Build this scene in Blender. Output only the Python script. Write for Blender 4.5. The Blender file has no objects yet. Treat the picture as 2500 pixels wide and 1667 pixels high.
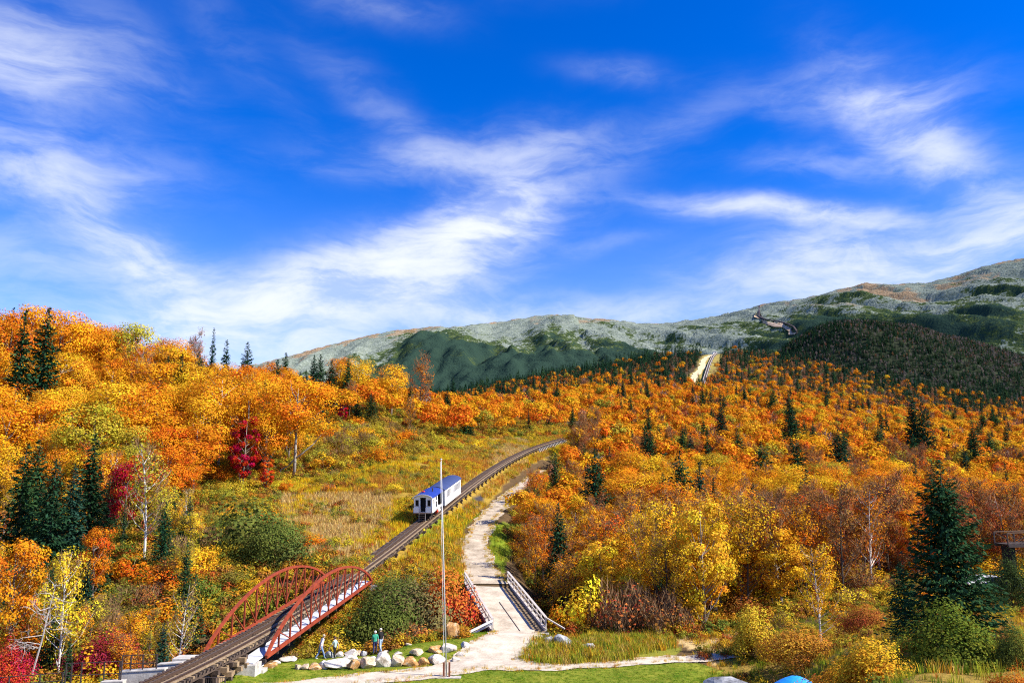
import bpy, bmesh, math, random
import numpy as np
from mathutils import Vector, Matrix, Quaternion

SC = bpy.context.scene
COL = SC.collection
R = math.radians

# ---------------------------------------------------------------- camera
F, CX, CY = 1944.0, 1250.0, 833.5            # pixels of the 2500 x 1667 photograph
PITCH = math.atan((1180 - CY) / F)
cam_d = bpy.data.cameras.new('camera')
cam = bpy.data.objects.new('camera', cam_d)
COL.objects.link(cam)
cam_d.sensor_width = 36.0
cam_d.lens = F / 2500 * 36.0
cam_d.clip_start, cam_d.clip_end = 0.5, 20000
cam.rotation_euler = (R(90) + PITCH, 0, 0)
SC.camera = cam

# ---------------------------------------------------------------- sun, sky, exposure
SUN_EL, SUN_AZ = R(41), R(106)               # azimuth clockwise from +Y (straight ahead)
sd = Vector((math.sin(SUN_AZ) * math.cos(SUN_EL), math.cos(SUN_AZ) * math.cos(SUN_EL), math.sin(SUN_EL)))
sun_d = bpy.data.lights.new('sun', 'SUN')
sun_d.energy, sun_d.angle, sun_d.color = 5.0, R(0.5), (1.0, 0.93, 0.82)
sun = bpy.data.objects.new('sun', sun_d)
COL.objects.link(sun)
sun.rotation_euler = sd.to_track_quat('Z', 'Y').to_euler()
SC.view_settings.view_transform = 'Standard'
SC.view_settings.look = 'None'
SC.view_settings.exposure = 0.98
SC.view_settings.gamma = 1.0
SC.view_settings.use_curve_mapping = False
try:
    SC.cycles.max_bounces = 6
    SC.cycles.diffuse_bounces = 3
    SC.cycles.transmission_bounces = 4
    SC.cycles.transparent_max_bounces = 4
    SC.cycles.use_denoising = False
    SC.cycles.filter_width = 1.1
except Exception:
    pass


class NT:
    """small helper to chain shader nodes"""
    def __init__(self, tree):
        self.t = tree
        self.n = tree.nodes
        self.n.clear()

    def add(self, typ, **kw):
        n = self.n.new(typ)
        for k, v in kw.items():
            if k == 'ins':
                for i, val in v.items():
                    self.set(n, i, val)
            else:
                setattr(n, k, v)
        return n

    def set(self, n, i, val):
        s = n.inputs[i]
        if isinstance(val, bpy.types.NodeSocket):
            self.t.links.new(val, s)
        else:
            s.default_value = val

    def m(self, op, a, b=0.0, c=0.0, clamp=False):
        n = self.n.new('ShaderNodeMath')
        n.operation = op
        n.use_clamp = clamp
        for i, v in enumerate((a, b, c)):
            self.set(n, i, v)
        return n.outputs[0]

    def mix(self, f, a, b, blend='MIX'):
        n = self.n.new('ShaderNodeMix')
        n.data_type = 'RGBA'
        n.blend_type = blend
        n.clamp_factor = True
        self.set(n, 0, f)
        for i, v in ((6, a), (7, b)):
            if not isinstance(v, bpy.types.NodeSocket) and len(v) == 3:
                v = (*v, 1)
            self.set(n, i, v)
        return n.outputs[2]

    def noise(self, vec, scale, detail=4, rough=0.55, dist=0.0):
        n = self.n.new('ShaderNodeTexNoise')
        if vec is not None:
            self.t.links.new(vec, n.inputs['Vector'])
        n.inputs['Scale'].default_value = scale
        n.inputs['Detail'].default_value = detail
        n.inputs['Roughness'].default_value = rough
        n.inputs['Distortion'].default_value = dist
        return n.outputs[0]

    def ramp(self, f, stops, interp='LINEAR'):
        n = self.n.new('ShaderNodeValToRGB')
        n.color_ramp.interpolation = interp
        e = n.color_ramp.elements
        while len(e) < len(stops):
            e.new(0.5)
        for k, (p, c) in enumerate(stops):
            e[k].position = p
            e[k].color = (*c, 1) if len(c) == 3 else c
        self.set(n, 0, f)
        return n.outputs[0]

    def smooth(self, v, a, b):
        n = self.n.new('ShaderNodeMapRange')
        n.interpolation_type = 'SMOOTHSTEP'
        for i, x in enumerate((v, a, b, 0.0, 1.0)):
            self.set(n, i, x)
        return n.outputs[0]


def build_world():
    w = bpy.data.worlds.new('World')
    SC.world = w
    w.use_nodes = True
    k = NT(w.node_tree)
    sky = k.add('ShaderNodeTexSky', sky_type='NISHITA')
    sky.sun_disc = False
    sky.sun_elevation = SUN_EL
    sky.sun_rotation = SUN_AZ
    sky.altitude = 800
    sky.air_density, sky.dust_density, sky.ozone_density = 1.0, 0.25, 3.0
    tc = k.add('ShaderNodeTexCoord')
    sep = k.add('ShaderNodeSeparateXYZ', ins={0: tc.outputs['Generated']})
    x, y, z = sep.outputs
    az = k.m('ARCTAN2', x, y)
    hor = k.m('SQRT', k.m('ADD', k.m('MULTIPLY', x, x), k.m('MULTIPLY', y, y)))
    el = k.m('ARCTAN2', z, hor)
    # sky colour: the Nishita blue, deepened as a polarising filter does, paler near the horizon
    hs = k.add('ShaderNodeHueSaturation', ins={'Hue': 0.523, 'Saturation': 1.75, 'Value': 1.0, 'Color': sky.outputs[0]})
    blue = k.add('ShaderNodeBackground', ins={'Color': hs.outputs[0], 'Strength': 0.124})
    # high thin cloud in a flat layer
    comb = k.add('ShaderNodeCombineXYZ', ins={0: az, 1: el, 2: 0.0})
    wn = k.add('ShaderNodeTexNoise', ins={'Vector': comb.outputs[0], 'Scale': 4.0, 'Detail': 5.0, 'Roughness': 0.55})
    wv = k.add('ShaderNodeVectorMath', operation='MULTIPLY_ADD',
               ins={0: wn.outputs[1], 1: (0.09, 0.07, 0), 2: comb.outputs[0]})
    w2 = k.add('ShaderNodeVectorMath', operation='ADD', ins={0: wv.outputs[0], 1: (-0.045, -0.035, 0)})
    sp = k.add('ShaderNodeSeparateXYZ', ins={0: w2.outputs[0]})
    wa, we = sp.outputs[0], sp.outputs[1]
    # (px, py, half length, half height, turn in degrees, strength) of the cloud banks
    banks = [(60, 150, 170, 85, 0, 1.1), (60, 420, 250, 70, 3, .8), (330, 110, 190, 50, -35, .12), (560, 100, 230, 60, -40, .08),
             (1150, 375, 300, 45, 6, .6), (930, 270, 200, 45, -32, .2), (1560, 345, 190, 36, 18, .2),
             (1190, 555, 170, 80, 35, 2.3), (930, 650, 330, 62, 18, 2.3), (370, 650, 230, 55, -30, 1.2), (430, 740, 120, 40, -40, .9),
             (100, 640, 300, 60, 0, .5), (780, 770, 300, 75, 12, 1.9), (1150, 775, 150, 40, -8, 1.0), (1600, 775, 330, 36, -2, 1.1), (560, 810, 600, 60, 0, .5),
             (2270, 340, 190, 65, -48, 1.1), (2080, 230, 210, 50, -8, .45), (2440, 560, 130, 60, 30, .6), (2040, 400, 200, 36, -8, .3),
             (1890, 520, 220, 24, -9, 1.6), (2010, 625, 220, 55, 3, 1.2), (2330, 610, 320, 36, 10, .9), (2000, 690, 220, 50, 0, .8),
             (1500, 180, 110, 26, -8, .22), (900, 10, 150, 36, -10, .22), (1480, 600, 150, 24, 12, .2), (2300, 690, 200, 45, 12, .6)]
    tot = None
    for px, py, a, b, ang, s in banks:
        u, v = (px - CX) / F, (CY - py) / F
        yy, zz = math.cos(PITCH) - v * math.sin(PITCH), math.sin(PITCH) + v * math.cos(PITCH)
        a0, e0 = math.atan2(u, yy), math.atan2(zz, math.hypot(u, yy))
        c, sn = math.cos(R(ang)), math.sin(R(ang))
        da, de = k.m('SUBTRACT', wa, a0), k.m('SUBTRACT', we, e0)
        p = k.m('MULTIPLY', k.m('ADD', k.m('MULTIPLY', da, c), k.m('MULTIPLY', de, sn)), F / a * .95)
        q = k.m('MULTIPLY', k.m('SUBTRACT', k.m('MULTIPLY', de, c), k.m('MULTIPLY', da, sn)), F / b * .95)
        r2 = k.m('ADD', k.m('MULTIPLY', p, p), k.m('MULTIPLY', q, q))
        g = k.m('MULTIPLY', k.m('EXPONENT', k.m('MULTIPLY', r2, -1.0)), s)
        tot = g if tot is None else k.m('ADD', tot, g)
    # outside the view: the same kind of broken cirrus all round
    wide = k.noise(comb.outputs[0], 2.2, 5, .55, .6)
    away = k.smooth(k.m('ABSOLUTE', az), 0.75, 1.1)
    high = k.smooth(el, 0.55, 0.75)
    gen = k.m('MULTIPLY', k.smooth(wide, .45, .75), k.m('MAXIMUM', away, high))
    tot = k.m('ADD', tot, k.m('MULTIPLY', gen, .6))
    mp = k.add('ShaderNodeMapping', ins={'Vector': w2.outputs[0], 'Rotation': (0, 0, R(-14)), 'Scale': (1.0, 3.2, 1.0)})
    mp2 = k.add('ShaderNodeMapping', ins={'Vector': w2.outputs[0], 'Rotation': (0, 0, R(38)), 'Scale': (1.0, 3.4, 1.0)})
    streak = k.noise(mp.outputs[0], 7, 8, .62, .5)
    streak2 = k.noise(mp2.outputs[0], 6, 8, .62, .4)
    st = k.m('ADD', k.m('MULTIPLY', streak, .6), k.m('MULTIPLY', streak2, .45))
    mod = k.smooth(st, .39, .72)
    mod = k.m('ADD', k.m('MULTIPLY', mod, 1.1), .20)
    mask = k.m('MULTIPLY', tot, k.m('MULTIPLY', mod, .70))
    mask = k.m('SUBTRACT', 1.0, k.m('EXPONENT', k.m('MULTIPLY', mask, -1.35)))
    # thin veil towards the horizon
    veil = k.m('MULTIPLY', k.m('SUBTRACT', 1.0, k.smooth(el, 0.06, 0.40)), .30)
    mask = k.m('MAXIMUM', mask, k.m('ADD', k.m('MULTIPLY', mask, .75), veil), clamp=True)
    white = k.add('ShaderNodeBackground', ins={'Color': (.90, .94, 1.0, 1), 'Strength': 0.57})
    mx = k.add('ShaderNodeMixShader', ins={0: mask, 1: blue.outputs[0], 2: white.outputs[0]})
    out = k.add('ShaderNodeOutputWorld', ins={0: mx.outputs[0]})


build_world()

# ---------------------------------------------------------------- geometry of the place
def at(px, py, Y):
    u, v = (px - CX) / F, (CY - py) / F
    y, z = math.cos(PITCH) - v * math.sin(PITCH), math.sin(PITCH) + v * math.cos(PITCH)
    return Vector((u / y * Y, Y, z / y * Y))


def proj(x, y, z):
    c, s = math.cos(PITCH), math.sin(PITCH)
    d = y * c + z * s
    h = z * c - y * s
    return CX + F * x / d, CY - F * h / d


# centre line of the railway (rail head)
TP = [at(*t) for t in [(345, 1683, 49.8), (389, 1659, 51.9), (578, 1557, 62), (870, 1395, 89), (950, 1338, 102), (1024, 1273, 118),
                       (1151, 1184, 150), (1204, 1139, 170), (1285, 1101, 207), (1394, 1063, 262), (1445, 1046, 295)]]
ty = np.array([p.y for p in TP])
cx_ = np.polynomial.Polynomial.fit(ty, [p.x for p in TP], 5)
cz_ = np.polynomial.Polynomial.fit(ty, [p.z for p in TP], 5)


def track_at(Y):
    return Vector((float(cx_(Y)), Y, float(cz_(Y))))


def track_dir(Y):
    return (track_at(Y + .5) - track_at(Y - .5)).normalized()


# gravel service road (centre, half width)
RD = [(-19, 56, -13.7, 1.5), (-14.5, 58, -13.7, 1.5), (-11, 59.6, -13.7, 1.6), (-7.4, 61, -13.7, 1.7), (-4, 63.4, -13.7, 1.9), (-1.6, 67, -13.7, 2.7), (-.1, 72, -13.7, 2.3), (.7, 77.5, -13.55, 2.4), (-2.9, 95.5, -11.4, 2.3),
      (-4.2, 103, -10.3, 2.0), (-5.0, 110, -9.2, 1.75), (-5.2, 120, -7.7, 1.65), (-4.5, 130, -6.2, 1.65), (-3.2, 139, -4.8, 1.7), (-.4, 155, -2.4, 1.6), (3.2, 172, .3, 1.4), (7, 190, 3, 1.1)]


def polydist(x, y, pts):
    """distance from points to a polyline, and the half width there"""
    best = np.full(np.shape(x), 1e9)
    wid = np.zeros(np.shape(x))
    for a, b in zip(pts[:-1], pts[1:]):
        dx, dy = b[0] - a[0], b[1] - a[1]
        t = np.clip(((x - a[0]) * dx + (y - a[1]) * dy) / (dx * dx + dy * dy), 0, 1)
        d = np.hypot(x - a[0] - t * dx, y - a[1] - t * dy)
        m = d < best
        best = np.where(m, d, best)
        wid = np.where(m, a[-1] + t * (b[-1] - a[-1]), wid)
    return best, wid


# terrain: thin-plate spline through surveyed points
SP = []
def gp(*pts):
    for p in pts:
        SP.append(at(*p))
def gz(*pts):
    for px, Y, z in pts:
        q = at(px, 1200, Y)
        u = (px - CX) / F
        SP.append(Vector((u * Y, Y, z)))
gz(*[(p, Y, -13.7) for p in (650, 950, 1250, 1600) for Y in (30, 46, 57, 66)])
gz((1000, 72, -13.75), (1130, 77, -13.8), (1400, 76, -13.7), (1550, 74, -13.7), (1700, 71, -13.6), (830, 68, -13.8), (1880, 56, -13.5), (1800, 46, -13.6))
gz((300, 52, -14.6), (100, 52, -14.8), (300, 64, -15.6), (80, 66, -15.2), (-200, 60, -14.5), (-200, 35, -14))
gz((480, 70, -16.5), (740, 74, -17.0), (950, 80, -16.8), (1120, 86, -16.6), (1330, 89, -15.8), (1500, 92, -14.6), (200, 74, -14.8))
for Y in (52, 57, 62):
    t = track_at(Y); SP.append(t + Vector((0, 0, -1.9)))
for Y in (88, 94, 102, 110, 120, 132, 145, 160, 175, 190, 207, 225, 245, 265):
    t = track_at(Y); SP.append(t + Vector((0, 0, -.85)))
for (x, y, z, w) in RD[7:]:
    SP.append(Vector((x, y, z)))
gp((800, 1250, 130), (715, 1172, 150), (600, 1290, 118), (850, 1330, 108), (600, 1400, 95), (400, 1450, 86), (100, 1350, 105),
   (100, 1200, 135), (100, 1080, 165), (100, 985, 190), (100, 905, 215), (350, 1330, 104), (350, 1200, 140), (350, 1080, 175), (350, 985, 200), (350, 950, 225),
   (560, 1130, 160), (560, 1050, 190), (560, 1000, 220), (720, 1080, 180), (720, 1020, 220), (720, 1010, 250), (900, 1130, 160), (900, 1060, 190), (900, 1005, 240), (900, 985, 280),
   (1050, 1090, 190), (1080, 1060, 230), (1080, 1030, 280), (1180, 1070, 240), (1240, 1045, 290), (1310, 1042, 320), (1080, 1010, 340), (1310, 1020, 400))
gp((-300, 1350, 95), (-300, 1080, 150), (-300, 900, 210), (-300, 860, 260), (100, 890, 260), (350, 945, 270), (560, 1000, 280), (100, 900, 330), (500, 1010, 350), (800, 1010, 350),
   (100, 1010, 600), (500, 1030, 600), (900, 1015, 600), (1150, 1000, 600), (100, 1080, 1250), (600, 1060, 1250), (1000, 1010, 1250), (-500, 1080, 900), (-600, 880, 300))
gp((1450, 1440, 105), (1430, 1330, 135), (1460, 1240, 170), (1480, 1165, 220), (1500, 1100, 300), (1420, 1060, 310), (1500, 1040, 400), (1500, 985, 560), (1500, 945, 750), (1500, 912, 1000),
   (1200, 965, 850), (1350, 928, 950), (1620, 876, 1080), (1300, 995, 560), (1740, 866, 1130), (1800, 862, 1150), (1720, 950, 800), (1730, 905, 960), (1950, 884, 1150), (2100, 918, 1150), (2250, 952, 1150), (2400, 976, 1150), (2500, 986, 1150), (2700, 1000, 1150),
   (1500, 900, 1250), (1800, 885, 1320), (2100, 940, 1320), (2500, 1000, 1320))
gp((1850, 1450, 100), (1850, 1360, 130), (1850, 1270, 170), (1850, 1190, 230), (1850, 1115, 310), (1850, 1040, 430), (1850, 980, 620), (1850, 930, 850),
   (2150, 1540, 62), (2150, 1450, 88), (2150, 1370, 122), (2150, 1280, 170), (2150, 1200, 230), (2150, 1130, 310), (2150, 1070, 440), (2150, 1020, 640), (2150, 975, 880))
gp((2450, 1600, 35), (2450, 1500, 60), (2400, 1432, 95), (2480, 1370, 130), (2480, 1290, 180), (2480, 1200, 250), (2480, 1130, 340), (2480, 1080, 480), (2480, 1040, 680), (2480, 1010, 900),
   (2200, 1640, 40), (2030, 1600, 54), (2330, 1660, 25), (2700, 1600, 35), (2800, 1400, 120), (2800, 1150, 320), (2900, 1030, 800), (3100, 1500, 60), (2200, 1667, 22), (3000, 1700, 20))
gz((1250, 12, -13.7), (600, 12, -13.7), (1900, 14, -13))
SPa = np.array([[p.x, p.y, p.z] for p in SP])


def _st(x, y):
    return np.stack([x / y * 1.944, np.log(y) * 1.25], -1)


def _U(r2):
    return 0.5 * r2 * np.log(np.maximum(r2, 1e-12))


_c = _st(SPa[:, 0], SPa[:, 1])
_h = SPa[:, 2] / (SPa[:, 1] + 25)
_n = len(_c)
_K = _U(((_c[:, None] - _c[None]) ** 2).sum(-1)) + np.eye(_n) * 6e-4
_P = np.concatenate([np.ones((_n, 1)), _c], 1)
_A = np.block([[_K, _P], [_P.T, np.zeros((3, 3))]])
_w = np.linalg.solve(_A, np.concatenate([_h, np.zeros(3)]))


def vnoise(x, y, seed=0):
    """smooth value noise, vectorised"""
    def hsh(i, j):
        v = np.sin(i * 127.1 + j * 311.7 + seed * 74.7) * 43758.5453
        return v - np.floor(v)
    i, j = np.floor(x), np.floor(y)
    fx, fy = x - i, y - j
    fx, fy = fx * fx * (3 - 2 * fx), fy * fy * (3 - 2 * fy)
    a = hsh(i, j) * (1 - fx) + hsh(i + 1, j) * fx
    b = hsh(i, j + 1) * (1 - fx) + hsh(i + 1, j + 1) * fx
    return a * (1 - fy) + b * fy - .5


def fbm(x, y, seed=0, n=4, g=.5):
    s, a = 0, 1
    for k in range(n):
        s = s + a * vnoise(x, y, seed + k)
        x, y, a = x * 2.03, y * 2.03, a * g
    return s


def ground(x, y):
    x, y = np.asarray(x, float), np.asarray(y, float)
    sh = x.shape
    x, y = x.ravel(), y.ravel()
    out = np.empty(len(x))
    for i in range(0, len(x), 20000):
        q = _st(x[i:i + 20000], y[i:i + 20000])
        r2 = ((q[:, None] - _c[None]) ** 2).sum(-1)
        out[i:i + 20000] = (_U(r2) @ _w[:_n] + _w[_n] + q @ _w[_n + 1:]) * (y[i:i + 20000] + 25)
    # the lawn is level
    pxl, _ = proj(x, y, np.full_like(x, -13.7))
    f = np.clip((1720 - pxl) / 120, 0, 1) * np.clip((pxl - 560) / 90, 0, 1) * np.clip((70 - y) / 5, 0, 1)
    f = f * f * (3 - 2 * f)
    out = out * (1 - f) + (-13.7 + .06 * fbm(x * .3, y * .3, 5, 2)) * f
    d, w = polydist(x, y, [(p[0], p[1], p[3]) for p in RD[7:]])
    rz = np.interp(y, [p[1] for p in RD[7:]], [p[2] for p in RD[7:]])
    g = np.clip(1 - (d - w - .4) / 3.5, 0, 1) * (y > 94) * (y < 196)
    g = g * g * (3 - 2 * g)
    out = out * (1 - g) + rz * g
    return out.reshape(sh)


def gxy(px, Y):
    """ground point seen in column px at depth Y"""
    x = (px - CX) / F * Y * 1.04
    for _ in range(3):
        z = float(ground(np.array([x]), np.array([Y]))[0])
        x = (px - CX) / F * (Y * math.cos(PITCH) + z * math.sin(PITCH))
    return Vector((x, Y, float(ground(np.array([x]), np.array([Y]))[0])))


# ---------------------------------------------------------------- mesh helpers
def mesh_np(name, V, F_, mat=None, attr=None, smooth=False):
    """V (n,3), F_ list of int arrays (m,k) -> mesh"""
    me = bpy.data.meshes.new(name)
    V = np.asarray(V, np.float32)
    F_ = [np.asarray(f, np.int32) for f in F_ if len(f)]
    me.vertices.add(len(V))
    me.vertices.foreach_set('co', V.ravel())
    nl = sum(f.size for f in F_)
    me.loops.add(nl)
    me.loops.foreach_set('vertex_index', np.concatenate([f.ravel() for f in F_]))
    tot = np.concatenate([np.full(len(f), f.shape[1], np.int32) for f in F_])
    st = np.concatenate([[0], np.cumsum(tot)[:-1]]).astype(np.int32)
    me.polygons.add(len(tot))
    me.polygons.foreach_set('loop_start', st)
    if smooth:
        me.polygons.foreach_set('use_smooth', np.ones(len(tot), bool))
    me.update(calc_edges=True)
    if attr:
        for k, a in attr.items():
            a = np.asarray(a, np.float32)
            if a.ndim == 2:
                at_ = me.attributes.new(k, 'FLOAT_COLOR', 'POINT')
                at_.data.foreach_set('color', a.ravel())
            else:
                at_ = me.attributes.new(k, 'FLOAT', 'POINT')
                at_.data.foreach_set('value', a)
    if mat:
        me.materials.append(mat)
    me.validate()
    return me


class MB:
    """collects shapes into one mesh"""
    def __init__(self):
        self.v, self.f, self.mi, self.cur = [], [], [], 0

    def add(self, vs, fs):
        o = len(self.v)
        self.v += [tuple(v) for v in vs]
        self.f += [tuple(i + o for i in f) for f in fs]
        self.mi += [self.cur] * len(fs)
        return self

    def box(self, c, s, M=None):
        x, y, z = s[0] / 2, s[1] / 2, s[2] / 2
        vs = [Vector((a * x, b * y, d * z)) + Vector(c) for a in (-1, 1) for b in (-1, 1) for d in (-1, 1)]
        if M:
            vs = [M @ v for v in vs]
        return self.add(vs, [(0, 1, 3, 2), (4, 6, 7, 5), (0, 4, 5, 1), (2, 3, 7, 6), (0, 2, 6, 4), (1, 5, 7, 3)])

    def beam(self, a, b, w, h, up=(0, 0, 1), w2=None, h2=None):
        """square bar from a to b, w wide and h high"""
        a, b, up = Vector(a), Vector(b), Vector(up)
        d = (b - a).normalized()
        r = d.cross(up)
        if r.length < 1e-4:
            r = d.cross(Vector((0, 1, 0)))
        r.normalize()
        u = r.cross(d)
        w2, h2 = w2 or w, h2 or h
        vs = []
        for p, ww, hh in ((a, w, h), (b, w2, h2)):
            vs += [p + r * sx * ww / 2 + u * sy * hh / 2 for sx, sy in ((-1, -1), (1, -1), (1, 1), (-1, 1))]
        return self.add(vs, [(3, 2, 1, 0), (4, 5, 6, 7), (0, 1, 5, 4), (1, 2, 6, 5), (2, 3, 7, 6), (3, 0, 4, 7)])

    def tube(self, pts, rad, n=8, cap=True):
        pts = [Vector(p) for p in pts]
        if not hasattr(rad, '__len__'):
            rad = [rad] * len(pts)
        o = len(self.v)
        prev = None
        for i, p in enumerate(pts):
            d = (pts[min(i + 1, len(pts) - 1)] - pts[max(i - 1, 0)]).normalized()
            r = d.cross(Vector((0, 0, 1))) if prev is None else prev - d * prev.dot(d)
            if r.length < 1e-4:
                r = d.cross(Vector((0, 1, 0)))
            r.normalize()
            prev = r
            u = d.cross(r)
            for k in range(n):
                a = 2 * math.pi * k / n
                self.v.append(tuple(p + (r * math.cos(a) + u * math.sin(a)) * rad[i]))
        for i in range(len(pts) - 1):
            for k in range(n):
                a, b = o + i * n + k, o + i * n + (k + 1) % n
                self.f.append((a, b, b + n, a + n)); self.mi.append(self.cur)
        if cap:
            self.f.append(tuple(o + k for k in reversed(range(n)))); self.mi.append(self.cur)
            e = o + (len(pts) - 1) * n
            self.f.append(tuple(e + k for k in range(n))); self.mi.append(self.cur)
        return self

    def prism(self, poly, d0, d1):
        """closed outline poly (3-D points) extruded between offset vectors d0 and d1"""
        n = len(poly)
        vs = [Vector(p) + Vector(d0) for p in poly] + [Vector(p) + Vector(d1) for p in poly]
        fs = [tuple(reversed(range(n))), tuple(range(n, 2 * n))] + [(i, (i + 1) % n, (i + 1) % n + n, i + n) for i in range(n)]
        return self.add(vs, fs)

    def mesh(self, name, mats, smooth=False):
        me = bpy.data.meshes.new(name)
        me.from_pydata(self.v, [], self.f)
        for m in (mats if isinstance(mats, (list, tuple)) else [mats]):
            me.materials.append(m)
        me.polygons.foreach_set('material_index', self.mi)
        if smooth:
            me.polygons.foreach_set('use_smooth', [True] * len(self.f))
        bm = bmesh.new()
        bm.from_mesh(me)
        bmesh.ops.recalc_face_normals(bm, faces=bm.faces)
        bm.to_mesh(me)
        bm.free()
        me.update()
        return me

    def build(self, name, mats, parent=None, smooth=False):
        return link(name, self.mesh(name, mats, smooth), parent)


def link(name, data, parent=None, loc=None):
    o = bpy.data.objects.new(name, data)
    COL.objects.link(o)
    if parent:
        o.parent = parent
    if loc is not None:
        o.location = loc
    return o


def tag(o, label, cat=None, group=None, kind=None):
    if label: o['label'] = label
    if cat: o['category'] = cat
    if group: o['group'] = group
    if kind: o['kind'] = kind
    return o


def empty(name, loc, label, cat, group=None, rz=0.0):
    o = link(name, None, None, loc)
    o.rotation_euler.z = rz
    o.empty_display_size = .3
    return tag(o, label, cat, group)


# ---------------------------------------------------------------- materials
def mat(name, col, rough=.8, var=.25, scale=3.0, metal=0.0, bump=0.0, spec=.3, hi=None):
    m = bpy.data.materials.new(name)
    m.use_nodes = True
    k = NT(m.node_tree)
    tc = k.add('ShaderNodeTexCoord')
    b = k.add('ShaderNodeBsdfPrincipled')
    n1 = k.noise(tc.outputs['Object'], scale, 5, .6)
    n2 = k.noise(tc.outputs['Object'], scale * 7.3, 3, .6)
    f = k.m('ADD', k.m('MULTIPLY', n1, .65), k.m('MULTIPLY', n2, .35))
    lo = tuple(c * (1 - var) for c in col)
    hi = hi or tuple(min(1, c * (1 + var)) for c in col)
    c = k.ramp(f, [(.32, lo), (.68, hi)])
    k.set(b, 'Base Color', c)
    k.set(b, 'Roughness', rough)
    k.set(b, 'Metallic', metal)
    k.set(b, 'Specular IOR Level', spec)
    if bump:
        bp = k.add('ShaderNodeBump', ins={'Strength': bump, 'Distance': .05, 'Height': f})
        k.set(b, 'Normal', bp.outputs[0])
    k.add('ShaderNodeOutputMaterial', ins={0: b.outputs[0]})
    return m


def leaf_mat(name, ramp=None, obj_color=True, transl=.28, sat=1.0, hue_var=.035, val_var=.45):
    """foliage: colour from the object (or, for masses, a palette by instance), varied leaf by leaf"""
    m = bpy.data.materials.new(name)
    m.use_nodes = True
    k = NT(m.node_tree)
    oi = k.add('ShaderNodeObjectInfo')
    if ramp:
        base = k.ramp(oi.outputs['Random'], ramp, 'CONSTANT')
    else:
        base = oi.outputs['Color']
    a = k.add('ShaderNodeAttribute', attribute_name='lv')
    a2 = k.add('ShaderNodeAttribute', attribute_name='lh')
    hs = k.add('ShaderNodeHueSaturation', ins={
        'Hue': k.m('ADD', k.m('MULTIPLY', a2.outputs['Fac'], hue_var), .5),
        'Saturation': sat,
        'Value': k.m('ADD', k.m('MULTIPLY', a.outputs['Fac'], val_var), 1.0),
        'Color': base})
    d = k.add('ShaderNodeBsdfDiffuse', ins={'Color': hs.outputs[0]})
    t = k.add('ShaderNodeBsdfTranslucent', ins={'Color': hs.outputs[0]})
    mx = k.add('ShaderNodeMixShader', ins={0: transl, 1: d.outputs[0], 2: t.outputs[0]})
    k.add('ShaderNodeOutputMaterial', ins={0: mx.outputs[0]})
    return m


def bark_mat(name, a, b, scale=6.0, stretch=.25):
    m = bpy.data.materials.new(name)
    m.use_nodes = True
    k = NT(m.node_tree)
    tc = k.add('ShaderNodeTexCoord')
    mp = k.add('ShaderNodeMapping', ins={'Vector': tc.outputs['Object'], 'Scale': (1, 1, stretch)})
    f = k.noise(mp.outputs[0], scale, 5, .65)
    bs = k.add('ShaderNodeBsdfPrincipled', ins={'Base Color': k.ramp(f, [(.35, a), (.6, b)]), 'Roughness': .9})
    k.set(bs, 'Specular IOR Level', .15)
    k.add('ShaderNodeOutputMaterial', ins={0: bs.outputs[0]})
    return m


M_LEAF = leaf_mat('autumn_leaf')
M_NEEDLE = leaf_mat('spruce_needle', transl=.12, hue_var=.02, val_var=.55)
M_BARK = bark_mat('grey_bark', (.10, .075, .055), (.34, .28, .22), 14)
M_WBARK = bark_mat('pale_birch_bark', (.30, .27, .23), (.75, .71, .64), 16, 1.5)
M_GBARK = bark_mat('pale_grey_bark', (.12, .10, .08), (.46, .41, .34), 14)
M_DBARK = bark_mat('dark_bark', (.035, .028, .022), (.12, .095, .075), 14)
M_TWIG = bark_mat('twig', (.13, .07, .035), (.30, .18, .085), 20)
M_DEAD = bark_mat('dead_wood', (.22, .20, .18), (.46, .42, .38), 16)
FAR_MAPLE = leaf_mat('far_maple_leaf', ramp=[(0, (.64, .245, .014)), (.22, (.66, .28, .016)), (.42, (.60, .185, .014)), (.56, (.62, .33, .02)),
                                              (.70, (.58, .17, .014)), (.82, (.64, .255, .016)), (.93, (.32, .26, .03))])
FAR_SPRUCE = leaf_mat('far_spruce_needle', ramp=[(0, (.014, .042, .020)), (.3, (.022, .055, .022)), (.6, (.018, .05, .030)), (.85, (.035, .07, .025))], transl=.1)
FAR_BROWN = leaf_mat('far_bare_twig', ramp=[(0, (.22, .095, .045)), (.3, (.28, .13, .07)), (.55, (.36, .13, .03)), (.75, (.25, .17, .13)), (.9, (.33, .09, .035))], transl=.1)
GRASS_M = leaf_mat('meadow_grass', ramp=[(0, (.56, .38, .03)), (.3, (.42, .37, .035)), (.5, (.56, .40, .10)), (.68, (.34, .34, .03)), (.82, (.60, .30, .025)), (.93, (.46, .17, .02))], transl=.3)
GREEN_GRASS_M = leaf_mat('green_meadow_grass', ramp=[(0, (.22, .30, .02)), (.3, (.30, .33, .025)), (.6, (.16, .26, .02)), (.8, (.42, .36, .04))], transl=.3)
UNDER_M = leaf_mat('undergrowth_leaf', ramp=[(0, (.44, .20, .02)), (.17, (.26, .12, .03)), (.32, (.50, .33, .025)), (.52, (.22, .23, .03)), (.66, (.36, .09, .02)), (.76, (.40, .31, .03)), (.90, (.13, .16, .025))], transl=.3)

# ---------------------------------------------------------------- vegetation meshes (unit height)
def rnd_unit(rng, n):
    v = rng.normal(size=(n, 3))
    return v / np.linalg.norm(v, axis=1, keepdims=True)


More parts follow.
